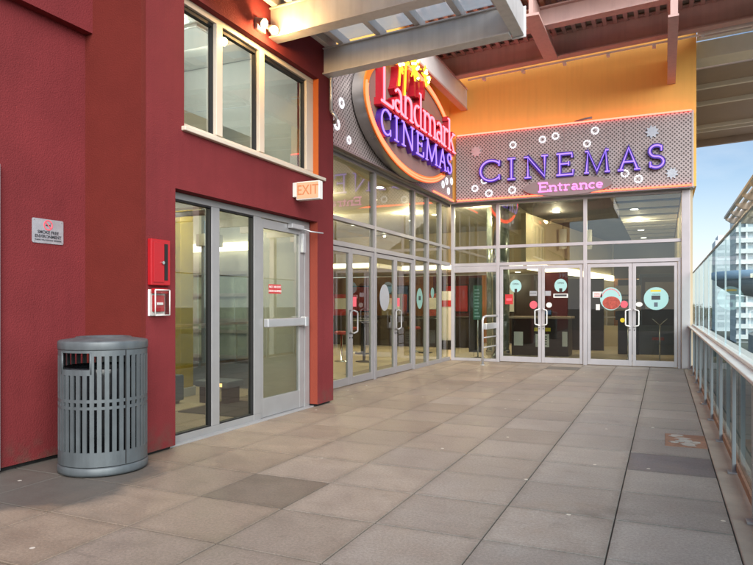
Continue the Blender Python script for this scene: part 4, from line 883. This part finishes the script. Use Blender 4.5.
for ch in 'CINEMAS':
    for a, wd in lay[ch]: letter(ch, FP, a, 4.565, wd, .50, .03, .115, 'purch', 'n_purple', sg, .098, .0185)
pq = MB(); pq.disc(FP, -2.13, 4.30, 1.03, .225, .02, .07, 48); plq = pq.build('oval_plaque', 'greych', sg, bevel=.006)
xe = -2.80; ew = {'E': .24, 'n': .20, 't': .13, 'r': .155, 'a': .175, 'c': .15, 'e': .16}
for ch in 'Entrance':
    mb = MB(); adv, strokes = G[ch]; sx = ew[ch] / adv
    for i, stx in enumerate(strokes): mb.tube([FP(xe + x * sx, 4.205 + y * .205, .085 + .001 * i) for x, y in stx], .0185, 6)
    mb.build('entrance_letter', 'n_mag', sg); xe += ew[ch] + .012
def bubble(F, a, b, r, lit=True):
    r *= .84
    mb = MB(); n = 11
    if lit:
        ring = [(a + r * (1 if k % 2 else .80) * math.cos(2 * PI * k / (2 * n)), b + r * (1 if k % 2 else .80) * math.sin(2 * PI * k / (2 * n))) for k in range(2 * n)]
        mb.ribbon(ring, r * .16, F, .004, .02, True)
        for k in range(9): th = 2 * PI * k / 9; mb.tube([F(a + .55 * r * math.cos(th), b + .55 * r * math.sin(th), .014), F(a + .98 * r * math.cos(th), b + .98 * r * math.sin(th), .022)], r * .075, 5)
        mb.build('starburst_light', 'n_white', sg)
    else:
        n = 9
        poly = [(a + r * (1 if k % 2 else .62) * math.cos(PI * k / n), b + r * (1 if k % 2 else .62) * math.sin(PI * k / n)) for k in range(2 * n)]
        mb.prism(poly, F, .004, .03); mb.build('starburst_plate', 'silver', sg)
for a, b, r in ((-2.71, 5.49, .10), (-2.40, 5.54, .10), (-1.49, 5.57, .105), (-1.67, 5.28, .10), (-4.16, 4.60, .10), (-4.04, 4.27, .11), (-3.45, 4.31, .11), (-.83, 4.50, .105), (-.54, 4.35, .11), (-4.40, 4.42, .10), (-3.43, 5.43, .10)): bubble(FP, a, b, r)
for a, b, r in ((-.25, 5.40, .19), (.16, 4.42, .17), (-4.37, 5.35, .19)): bubble(FP, a, b, r, False)
# brackets of the old cowl on the top edge
MB().tube([FP(-1.95, PZ1 + .04, .0), FP(-1.7, PZ1 + .07, .06), FP(-1.55, PZ1 + .075, .07)], .028, 8).build('top_bracket', 'greych', sg)
# side band
s2 = thing('side_sign_band', (-5.0, 12.5, 4.9), 'perforated metal sign band over the side doors behind the oval sign', 'sign')
MB().fb(SP, 8.46, 15.87, PZ0, PZ1, -.04, 0).build('side_panel', 'perfy', s2)
MB().box(-5.11, -5.022, 8.47, 15.9, PZ0 + .01, PZ1 - .01).build('backing', 'gasket', s2)
MB().fb(SP, 8.46, 15.87, PZ0 - .028, PZ0 - .001, -.04, .045).build('bottom_trim', 'greych', s2)
MB().tube([SP(14.3, PZ0 + .03, .03), SP(15.85, PZ0 + .03, .03)], .019, 8).build('neon_border', 'n_orange', s2)
MB().tube([SP(12.5, PZ1 + .012, .03), SP(15.85, PZ1 + .012, .03)], .019, 8).build('neon_border', 'n_red', s2)
_sg = sg; sg = s2
for a, b, r in ((9.62, 4.86, .10), (9.45, 4.46, .11), (15.06, 4.42, .10), (15.5, 4.33, .10), (15.75, 4.62, .10), (15.35, 4.55, .10), (9.9, 4.3, .08)): bubble(SP, a, b, r)
sg = _sg

# ================================================================== OVAL NEON SIGN
ov = thing('oval_neon_sign', (-4.98, 12.5, 5.15), 'big oval neon sign with red and violet letters and yellow starbursts on the side wall', 'sign')
OC, OZ, OA, OB = 12.48, 5.14, 2.50, 1.07
OS = lambda a, b, n: (-4.95 + n, 12.42 + (a - 12.48) * .945, 5.18 + (b - 5.14) * .945)
n_ = 72
def ell(k, da=0., t0=0): th = 2 * PI * k / n_ + t0; return (OC + (OA + da) * math.cos(th), OZ + (OB + da) * math.sin(th))
outer = [ell(k, .09) for k in range(n_)]
dm = MB(); vs = [OS(a, b, 0) for a, b in outer] + [OS(a, b, .23) for a, b in outer]
dm.grid(vs, [(k, (k + 1) % n_, (k + 1) % n_ + n_, k + n_) for k in range(n_)], True)
dm.face([OS(a, b, 0) for a, b in outer]); dm.face([OS(a, b, .23) for a, b in outer][::-1])
dm.build('drum', 'drum', ov)
MB().prism([ell(k, -.03) for k in range(n_)], OS, .231, .236).build('face', 'face', ov)
rm = MB(); rm.ribbon([ell(k, .05) for k in range(n_)], .15, OS, .2315, .262, True); rm.build('rim', 'rim', ov)
def earc(t0, t1, da, n=50): return [(OC + (OA + da) * math.cos(R(t0 + (t1 - t0) * i / n)), OZ + (OB + da) * math.sin(R(t0 + (t1 - t0) * i / n))) for i in range(n + 1)]
for dr_, t0, t1 in ((.085, 172, 318), (.03, 174, 314), (.085, -12, 104), (.03, -10, 100)):
    MB().tube([OS(a, b, .275) for a, b in earc(t0, t1, dr_)], .019, 8).build('neon_ring', 'n_orange', ov)
# wordmark, upper row
h = .77
for ch, a, wd in (('L', 10.32, .60), ('a', 10.93, .50), ('n', 11.44, .54), ('d', 12.01, .56), ('m', 12.61, .86), ('a', 13.48, .50), ('r', 13.99, .40), ('k', 14.38, .58)):
    hh = .80 if ch == 'L' else .73
    letter(ch, OS, a, 5.04, wd, hh, .237 if ch != 'L' else .05, .37, 'redch', 'n_pink', ov, .135, .0235)
MB().ribbon([(10.34, 4.985), (14.97, 4.985)], .05, OS, .2375, .36).build('letter_rail', 'redch', ov)
for ch, a, wd in (('C', 10.40, .50), ('I', 11.06, .20), ('N', 11.45, .68), ('E', 12.29, .44), ('M', 12.88, .80), ('A', 13.78, .60), ('S', 14.44, .36)):
    letter(ch, OS, a, 4.475, wd, .47, .238, .335, 'purch', 'n_purple', ov, .092, .0165)
# starbursts and streamers
for a, b, r, nn in ((11.12, 5.98, .20, 8), (11.92, 6.17, .36, 10), (12.62, 6.20, .24, 9), (11.45, 6.22, .20, 8)):
    st = MB()
    for k in range(nn):
        th = 2 * PI * k / nn + .2; rr = r * random.uniform(.7, 1.1)
        st.tube([OS(a + .1 * r * math.cos(th), b + .1 * r * math.sin(th), .43), OS(a + rr * math.cos(th), b + rr * math.sin(th), .44 + random.uniform(-.03, .05))], [.03, .014], 6)
    so = st.build('starburst', 'n_yellow', ov)
    for k in range(7):
        bb = MB(); th = random.uniform(0, 2 * PI); q = random.uniform(.1, .75) * r
        bb.lathe(OS(a + q * math.cos(th), b + q * math.sin(th), .47), [(0, -.028), (.022, -.018), (.028, 0), (.022, .018), (0, .028)], 8); bb.build('bulb', 'n_gold', so)
for a0, b0, a1, b1 in ((11.06, 5.45, 11.2, 5.95), (11.38, 5.35, 11.46, 6.10), (11.62, 5.62, 11.75, 6.05), (12.08, 5.62, 12.02, 6.10), (12.62, 5.72, 12.64, 6.12), (12.32, 5.66, 12.30, 6.0), (10.72, 5.95, 11.02, 6.02)):
    MB().ribbon([(a0, b0), ((a0 + a1) / 2 + .03, (b0 + b1) / 2), (a1, b1)], .11, OS, .10, .385).build('streamer', 'redch', ov)
for a0, b0, a1, b1 in ((11.12, 5.55, 11.16, 5.92), (11.42, 5.45, 11.46, 6.05)):
    MB().tube([OS(a0, b0, .41), OS(a1, b1, .42)], .022, 6).build('streamer_tube', 'n_yellow', ov)
MB().tube([OS(11.2, 5.75, .2), OS(12.9, 5.75, .2)], .012, 6).build('support_wire', 'gasket', ov)
for a in (11.2, 12.5, 13.8): MB().fb(OS, a - .05, a + .05, 5.0, 5.3, -.05, -.001).build('mount', 'alud', ov)

# ================================================================== STEEL AND GLASS CANOPY
gc = thing('glass_canopy', (-3, 7, 4.8), 'grey steel framed glass canopy fixed over the red building entrance', 'canopy')
GS = .045
def gb(b, x0, x1, y0, y1, z0, z1):
    q = lambda x: GS * (x + 4.5)
    vs = [(x, y, z + q(x)) for z in (z0, z1) for x, y in ((x0, y0), (x1, y0), (x1, y1), (x0, y1))]
    b.grid(vs, [(3, 2, 1, 0), (4, 5, 6, 7), (0, 1, 5, 4), (1, 2, 6, 5), (2, 3, 7, 6), (3, 0, 4, 7)]); return b
CX1 = -1.80
for y in (5.5, 6.83, 8.20):
    b = MB(); z0 = 4.80
    gb(b, -4.499, CX1, y - .06, y + .06, z0, z0 + .34); gb(b, -4.498, CX1 - .002, y - .10, y + .10, z0 - .022, z0 - .001); gb(b, -4.498, CX1 - .002, y - .095, y + .095, z0 + .341, z0 + .36)
    b.build('beam', 'steel', gc, bevel=.004)
gb(MB(), CX1 + .002, CX1 + .15, 5.0, 8.33, 4.81, 5.16).build('edge_beam', 'steel', gc, bevel=.006)
gb(MB(), CX1 - .01, CX1 + .17, 8.335, 8.36, 4.79, 5.19).build('end_plate', 'steel', gc, bevel=.003)
for x in (-4.42, -4.20, -3.62, -3.04, -2.46, -1.95):
    gb(MB(), x - .04, x + .04, 5.0, 8.32, 5.162, 5.28).build('purlin', 'steel', gc, bevel=.003)
for x0, x1 in ((-4.16, -3.66), (-3.58, -3.08), (-3.0, -2.5), (-2.42, -1.99), (-1.91, -1.66)):
    gb(MB(), x0 - .02, x1 + .02, 5.0, 8.3, 5.282, 5.294).build('pane', 'g_roof', gc)
gb(MB(), -4.40, -4.22, 5.0, 8.3, 5.282, 5.305).build('gutter_plate', 'white', gc)
gb(MB(), -4.16, -1.68, 7.52, 7.70, 5.296, 5.32).build('glazing_bar', 'white', gc)
gb(MB(), -4.16, -1.68, 5.9, 6.08, 5.296, 5.32).build('glazing_bar', 'white', gc)

# ================================================================== HIGH BROWN CANOPY
hc = thing('roof_canopy', (-1, 14, 7.3), 'high brown steel roof canopy with ribbed deck crossing above the orange wall', 'canopy')
SL = .045
def xb(x0, x1, y0, y1, z0, z1):      # beam along X, rising slightly to the right
    c = Vector(((x0 + x1) / 2, (y0 + y1) / 2, (z0 + z1) / 2 + SL * (x0 + x1) / 2)); ax = Vector((1, 0, SL)) * (x1 - x0) / 2
    return c, ax, Vector((0, (y1 - y0) / 2, 0)), Vector((0, 0, (z1 - z0) / 2))
def xbeam(name, mt, x0, x1, y, z, h_, wf=.24, wt=.07):
    b = MB(); b.obox(*xb(x0, x1, y - wf / 2, y + wf / 2, z, z + .035)); b.obox(*xb(x0, x1, y - wt / 2, y + wt / 2, z + .036, z + h_ - .03)); b.obox(*xb(x0, x1, y - wf / 2, y + wf / 2, z + h_ - .029, z + h_))
    return b.build(name, mt, hc)
xbeam('cross_beam', 'brown', -6.5, 6.5, 15.1, 7.215, .55)
xbeam('cross_beam', 'brown', -6.5, 6.5, 13.35, 7.215, .40)
for x in (-2.35, 2.6):
    b = MB(); b.box(x - .15, x + .15, 12.5, 14.97, 7.14 + SL * x, 7.19 + SL * x); b.box(x - .04, x + .04, 12.5, 14.97, 7.191 + SL * x, 7.6 + SL * x); b.build('stringer', 'brown', hc)
for x, m1 in ((.15, 'brown'), (-4.72, 'brown')):
    b = MB().m('brown'); b.box(x - .085, x + .085, 12.3 if x > 0 else 12.3, 16.055, 6.48, 6.52); b.m('whitegrey' if x < 0 else 'brown').box(x - .05, x + .07, 12.3 if x > 0 else 12.3, 16.055, 6.521, 7.0); b.m('brown').box(x - .085, x + .085, 12.3 if x > 0 else 12.3, 16.055, 7.001, 7.04)
    b.build('girder', None, hc)
    MB().box(x - .05, x + .05, 15.05, 15.15, 7.041, 7.25 + SL * x).box(x - .05, x + .05, 13.3, 13.4, 7.041, 7.25 + SL * x).build('bracket', 'brown', hc)
dkm = MB(); dkm.obox(*xb(-6.5, 6.5, 12.4, 15.6, 7.80, 7.84)); dkm.build('deck', 'browngrey', hc)
rb_ = MB(); x = -6.4
while x < 6.4:
    rb_.box(x, x + .085, 12.4, 15.55, 7.715 + SL * x, 7.80 + SL * (x + .0)); x += .215
rb_.build('deck_rib', 'brown', hc)
pp = MB(); pp.obox(*xb(-4.4, 6.0, 15.27, 15.31, 7.165, 7.195)); pp.build('cable_tray', 'white', hc)
for k in range(10):
    x = -4.0 + k * .95; MB().box(x - .035, x + .035, 15.22, 15.36, 7.10 + SL * x, 7.16 + SL * x).build('cable_bracket', 'whitegrey', hc)
# continuation beyond the building corner
def slab(name, mt, y0, y1, z0, z1, x0=.70, x1=7.0):
    b = MB(); b.obox(*xb(x0, x1, y0, y1, z0, z1)); return b.build(name, mt, hc)
slab('fascia_beam', 'white', 15.70, 15.78, 7.27, 7.76); slab('fascia_beam', 'whitegrey', 16.95, 17.05, 7.24, 7.64); slab('soffit_panel', 'white', 15.79, 16.94, 7.66, 7.70); slab('soffit_panel', 'whitegrey', 17.06, 18.25, 7.45, 7.50)
slab('dark_soffit', 'browngrey', 18.3, 26.2, 7.42, 7.5)
for y in (19.6, 21.25, 24.05, 24.55): slab('soffit_beam', 'whitegrey', y - .06, y + .06, 7.30, 7.419)
slab('edge_fascia', 'browngrey', 26.21, 26.4, 7.2, 7.6)
for x, y in ((7.3, 13), (7.3, 20)): MB().box(x - .15, x + .15, y - .15, y + .15, -8, 7.6).build('column', 'brown', hc)
MB().box(6.6, 7.45, 12.3, 26.4, 7.62, 7.95).build('outer_beam', 'brown', hc)

# ================================================================== GLASS RAILING
gr = thing('glass_railing', (.55, 8, 0), 'tall glass windscreen railing with a pale handrail along the right edge', 'railing')
PY = [16.12 - 1.4 * k for k in range(16)]
for i, y in enumerate(PY):
    b = MB(); b.box(.535, .565, y - .03, y + .03, .0, .957); b.box(.50, .60, y - .05, y + .05, -.003, .012); b.build('post', 'post', gr, bevel=.003)
for i in range(len(PY) - 1):
    y1, y0 = PY[i], PY[i + 1]
    MB().box(.585, .595, y0 + .012, y1 - .012, .085, .905).build('lower_pane', 'g_low', gr)
    MB().box(.590, .602, y0 + .008, y1 - .008, 1.02, 2.165).build('upper_pane', 'g_rail', gr)
    ed = MB(); ed.box(.588, .604, y0 - .003, y0 + .003, 1.02, 2.165); ed.build('pane_edge', 'towerg', gr)
MB().box(.49, .78, PY[-1], 16.13, .958, .985).box(.57, .625, PY[-1], 16.13, .9855, 1.018).build('handrail', 'white', gr, bevel=.008)
MB().box(.583, .609, PY[-1], 16.13, 2.166, 2.186).build('top_cap', 'alud', gr, bevel=.003)
MB().box(.565, .62, PY[-1], 16.13, .02, .083).build('bottom_rail', 'rustmetal', gr, bevel=.003)

# ================================================================== BACKGROUND
def tower(name, x0, x1, y0, y1, z0, z1, st_, label, wm, balc):
    t = thing(name, ((x0 + x1) / 2, (y0 + y1) / 2, z0), label, 'apartment tower')
    MB().box(x0, x1, y0, y1, z0, z1).build('wall', wm, t)
    MB().box(x0 + 1, x1 - 4, y0 + 2, y1 - 2, z1, z1 + 2).build('roof_house', wm, t)
    z = z0 + 1
    while z < z1 - 2:
        MB().box(x0 + .7, x1 - .7, y0 - .06, y0 - .001, z + .35, z + st_ - .6).build('window_band', 'towerg', t)
        MB().box(x0 - .06, x0 - .001, y0 + .8, y1 - .8, z + .35, z + st_ - .6).build('window_band', 'towerg', t)
        if balc:
            for a0 in (x0 - .3, x0 + 7.4, x0 + 15): MB().m('towerw').box(a0, a0 + 5.2, y0 - 1.7, y0 - .07, z + .02, z + .22).box(a0 + .05, a0 + 5.15, y0 - 1.68, y0 - 1.62, z + .221, z + 1.15).box(a0 + 2.2, a0 + 2.6, y0 - 1.5, y0 - .07, z + .221, z + st_).build('balcony', None, t)
        z += st_
tower('apartment_tower', 16.5, 38, 183, 200, -8, 25, 2.65, 'tall white apartment tower with stacked balconies beyond the railing', 'towerw', True)
tower('apartment_tower', 17.0, 25.5, 263, 280, -8, 25, 2.8, 'pale blue lower block standing in for a ghostly reflection left of the white tower', 'towerp', False)  # pale block added in place of a ghostly reflection beside the tower
# round station roof
t = thing('station_roof', (14, 70, 3.5), 'boat shaped elevated roof with a light blue edge beyond the railing', 'roof')
cx, cy = 14.5, 72
def ringz(rx, ry, z, n=48): return [(cx + rx * math.cos(2 * PI * k / n), cy + ry * math.sin(2 * PI * k / n), z) for k in range(n)]
def loft(rings, mt, name):
    b = MB(); n = len(rings[0]); vs = [p for r_ in rings for p in r_]
    b.grid(vs, [(i * n + k, i * n + (k + 1) % n, (i + 1) * n + (k + 1) % n, (i + 1) * n + k) for i in range(len(rings) - 1) for k in range(n)], True)
    b.face(rings[0][::-1]); b.face(rings[-1]); b.build(name, mt, t)
loft([ringz(10, 6, 3.9), ringz(10.2, 6.2, 4.0), ringz(10.2, 6.2, 4.65), ringz(9.9, 5.9, 4.72)], 'skyblue', 'blue_edge')
loft([ringz(6.0, 3.0, 2.15), ringz(8.6, 5.0, 2.6), ringz(9.9, 5.9, 3.5), ringz(9.9, 5.9, 3.895)], 'slatep', 'underside')
for a, b in ((11, 72), (18, 72)): MB().lathe((a, b, 0), [(.4, -8), (.4, 2.2)], 14).build('column', 'track', t)
# curved elevated track
t = thing('elevated_track', (18, 60, -2), 'curved elevated railway track below the boat shaped roof', 'railway track')
def arcpts(r0, r1, z0, z1, a0, a1, c=(34, 66), n=30):
    b = MB()
    P = lambda r_, a_, z_: (c[0] + r_ * math.cos(R(a_)), c[1] + r_ * math.sin(R(a_)), z_)
    for i in range(n):
        A, B = a0 + (a1 - a0) * i / n, a0 + (a1 - a0) * (i + 1) / n
        vs = [P(r0, A, z0), P(r1, A, z0), P(r1, B, z0), P(r0, B, z0), P(r0, A, z1), P(r1, A, z1), P(r1, B, z1), P(r0, B, z1)]
        b.grid(vs, [(3, 2, 1, 0), (4, 5, 6, 7), (0, 1, 5, 4), (1, 2, 6, 5), (2, 3, 7, 6), (3, 0, 4, 7)])
    return b
arcpts(20, 27, -3.2, -2.4, 90, 262).build('deck', 'track', t)
arcpts(26.7, 27, -2.39, -1.2, 90, 262).build('parapet', 'track', t); arcpts(20, 20.3, -2.39, -1.2, 90, 262).build('parapet', 'track', t)
for r_ in (21.6, 23, 24.4, 25.8): arcpts(r_, r_ + .1, -2.39, -2.2, 90, 262).build('rail', 'slate', t)
for a_ in range(100, 260, 22): MB().lathe((34 + 23.5 * math.cos(R(a_)), 66 + 23.5 * math.sin(R(a_)), 0), [(.7, -8), (.7, -3.2)], 12).build('pier', 'track', t)
# slatted brise soleil of the neighbour
t = thing('slatted_roof', (6, 32, 5.7), 'beige slatted sunshade roof jutting in from the right', 'sunshade')
for k in range(7):
    y = 37 - 2.6 * k
    b = MB()
    prof = [(2.85, 5.78), (3.1, 5.60), (4.5, 5.50), (7, 5.42), (12, 5.40), (12, 5.86), (2.85, 5.86)]
    b.prism(prof, lambda a, bb, n: (a, y + n, bb), -.12, .12); b.build('cross_rib', 'lattice', t)
for k in range(32): MB().box(2.8 + k * .28, 2.8 + k * .28 + .16, 20.8, 37.3, 5.861, 5.97).build('slat', 'lattice', t)
for y in (22.5, 32): MB().box(11.6, 11.9, y - .15, y + .15, -8, 5.4).build('column', 'lattice', t)
t = thing('low_building', (40, 110, -8), 'low pale concrete building under the tower', 'building')
MB().box(24, 60, 120, 150, -8, -1.5).build('wall', 'track', t); 
for k in range(9): MB().box(25 + k * 3.8, 27.6 + k * 3.8, 119.93, 119.999, -5, -2.6).build('window', 'towerg', t)
# trees
leafm = []
for i, c in enumerate(((.045, .075, .03), (.06, .085, .035), (.04, .06, .035))):
    M['leaf%d' % i] = mat('foliage_%d' % i, c, .7, var=.45, vscale=.6)
def tree(x, y, h_, r_, label, mi):
    t = thing('broadleaf_tree', (x, y, -8), label, 'tree', 'trees on the horizon beyond the railing')
    MB().tube([(x, y, -8), (x + .2, y, -8 + h_ * .4), (x, y + .2, -8 + h_ * .8)], [.35, .25, .1], 8).build('trunk', 'bark', t)
    b = MB()
    cl_ = [(random.gauss(0, r_ * .45), random.gauss(0, r_ * .45), random.uniform(.35, 1.) * h_) for _ in range(16)]
    for (dx, dy, dz) in cl_:
        for _ in range(90):
            p = Vector((x + dx + random.gauss(0, r_ * .24), y + dy + random.gauss(0, r_ * .24), -8 + dz + random.gauss(0, h_ * .07)))
            u = Vector((random.gauss(0, 1), random.gauss(0, 1), random.gauss(0, 1))).normalized(); v = u.orthogonal().normalized(); s_ = random.uniform(.18, .42)
            b.face([p - u * s_, p + v * s_ * .6, p + u * s_, p - v * s_ * .6])
    b.build('crown', 'leaf%d' % mi, t, recalc=False)
for i, (x, y, h_, r_, lb) in enumerate(((12.9, 305, 9.4, 4.2, 'leftmost bushy tree behind the far end of the railing'), (18.2, 312, 8.2, 4.4, 'second bushy tree from the left beyond the railing'), (24.0, 318, 8.8, 4.8, 'bushy tree right of the middle of the far tree row'), (9.0, 320, 9.2, 4.4, 'bushy tree half hidden by the corner post of the railing'))): tree(x, y, h_, r_, lb, i % 3)

# ================================================================== LAMPS (point lights at or near the modelled fittings)
def lamp(name, kind, loc, energy, color, size=.1, rot=None, spot=None):
    l = bpy.data.lights.new(name, kind); l.energy = energy; l.color = color
    if kind == 'AREA': l.shape = 'DISK'; l.size = size
    elif kind in ('POINT', 'SPOT'): l.shadow_soft_size = size
    if spot: l.spot_size = R(spot); l.spot_blend = .6
    o = bpy.data.objects.new(name, l); col.objects.link(o); o.location = loc
    if rot: o.rotation_euler = rot
    return o
WARM = (1., .80, .52)
lamp('flood_lamp_light', 'POINT', (-4.27, 6.51, 4.74), 26, (1., .58, .22), .05)
for x, y, z in ((-8.2, 14.2, 4.2), (-7.2, 18.5, 4.2), (-10, 18, 4.2), (-4.9, 18.0, 4.2), (-2.9, 19.4, 4.2), (-.77, 22.1, 4.16), (-5.6, 21.6, 2.62)):
    lamp('downlight_light', 'POINT', (x, y, z - .12), 75 if x < -5.5 else 58, WARM, .03)
for x, y in ((-6.5, 5.2), (-6.2, 7.4), (-8.6, 8.2), (-9.5, 5)): lamp('tube_light_light', 'POINT', (x, y, 2.9), 45, (1., .92, .72), .03)
for y in (3.4, 5.2, 7.0): lamp('panel_light_light', 'POINT', (-6.1, y, 4.9), 10, (.95, .97, .9), .03)

# ================================================================== WORLD, SUN, CAMERA
SUN_EL, SUN_AZ = 29., 138.      # azimuth clockwise from +Y: light comes from behind and right
wd = bpy.data.worlds.new('World'); scene.world = wd; wd.use_nodes = True
nt = wd.node_tree
bg = nt.nodes['Background']
sky = nt.nodes.new('ShaderNodeTexSky'); sky.sky_type = 'NISHITA'; sky.sun_disc = False
sky.sun_elevation = R(SUN_EL); sky.sun_rotation = R(SUN_AZ); sky.air_density = 1.0; sky.dust_density = .35; sky.ozone_density = 2.2
tc = nt.nodes.new('ShaderNodeTexCoord')
mp = nt.nodes.new('ShaderNodeMapping'); mp.inputs['Scale'].default_value = (1, 1, 2.6); nt.links.new(tc.outputs['Generated'], mp.inputs[0])
no = nt.nodes.new('ShaderNodeTexNoise'); no.inputs['Scale'].default_value = 2.3; no.inputs['Detail'].default_value = 8; no.inputs['Roughness'].default_value = .58; nt.links.new(mp.outputs[0], no.inputs['Vector'])
mr = nt.nodes.new('ShaderNodeMapRange'); mr.inputs['From Min'].default_value = .45; mr.inputs['From Max'].default_value = .75; mr.inputs['To Min'].default_value = .0; mr.inputs['To Max'].default_value = .45; nt.links.new(no.outputs['Fac'], mr.inputs[0])
mx = nt.nodes.new('ShaderNodeMix'); mx.data_type = 'RGBA'; sz = nt.nodes.new('ShaderNodeSeparateXYZ'); nt.links.new(tc.outputs['Generated'], sz.inputs[0])
hz = nt.nodes.new('ShaderNodeMapRange'); hz.inputs['From Min'].default_value = .0; hz.inputs['From Max'].default_value = .20; hz.inputs['To Min'].default_value = .85; hz.inputs['To Max'].default_value = 0; nt.links.new(sz.outputs['Z'], hz.inputs[0])
mxm = nt.nodes.new('ShaderNodeMath'); mxm.operation = 'MAXIMUM'; nt.links.new(mr.outputs[0], mxm.inputs[0]); nt.links.new(hz.outputs[0], mxm.inputs[1])
nt.links.new(mxm.outputs[0], mx.inputs['Factor']); nt.links.new(sky.outputs[0], mx.inputs['A']); mx.inputs['B'].default_value = (7., 7.2, 7.4, 1)
nt.links.new(mx.outputs['Result'], bg.inputs['Color']); bg.inputs['Strength'].default_value = .065
sl = bpy.data.lights.new('sun', 'SUN'); sl.energy = 2.7; sl.angle = R(60); sl.color = (1., .95, .88)
so = bpy.data.objects.new('sun', sl); col.objects.link(so)
az, el = R(SUN_AZ), R(SUN_EL)
dirv = Vector((math.sin(az) * math.cos(el), math.cos(az) * math.cos(el), math.sin(el)))
so.rotation_euler = (-dirv).to_track_quat('-Z', 'Y').to_euler(); so.location = dirv * 50

cam = bpy.data.cameras.new('camera'); co = bpy.data.objects.new('camera', cam); col.objects.link(co)
co.location = (0, 0, 1.45); co.rotation_euler = (R(90), 0, R(24.2))
cam.sensor_width = 36; cam.lens = 36 * 640 / 753; cam.shift_y = 22.5 / 753; cam.clip_start = .05; cam.clip_end = 6000
scene.camera = co
vs_ = scene.view_settings; vs_.view_transform = 'Standard'; vs_.look = 'None'; vs_.gamma = 1; vs_.use_curve_mapping = False; vs_.exposure = 1.2
cy_ = scene.cycles; cy_.use_denoising = True; cy_.max_bounces = 10; cy_.diffuse_bounces = 5; cy_.glossy_bounces = 5; cy_.transparent_max_bounces = 24; cy_.sample_clamp_indirect = 6; cy_.caustics_reflective = False; cy_.caustics_refractive = False
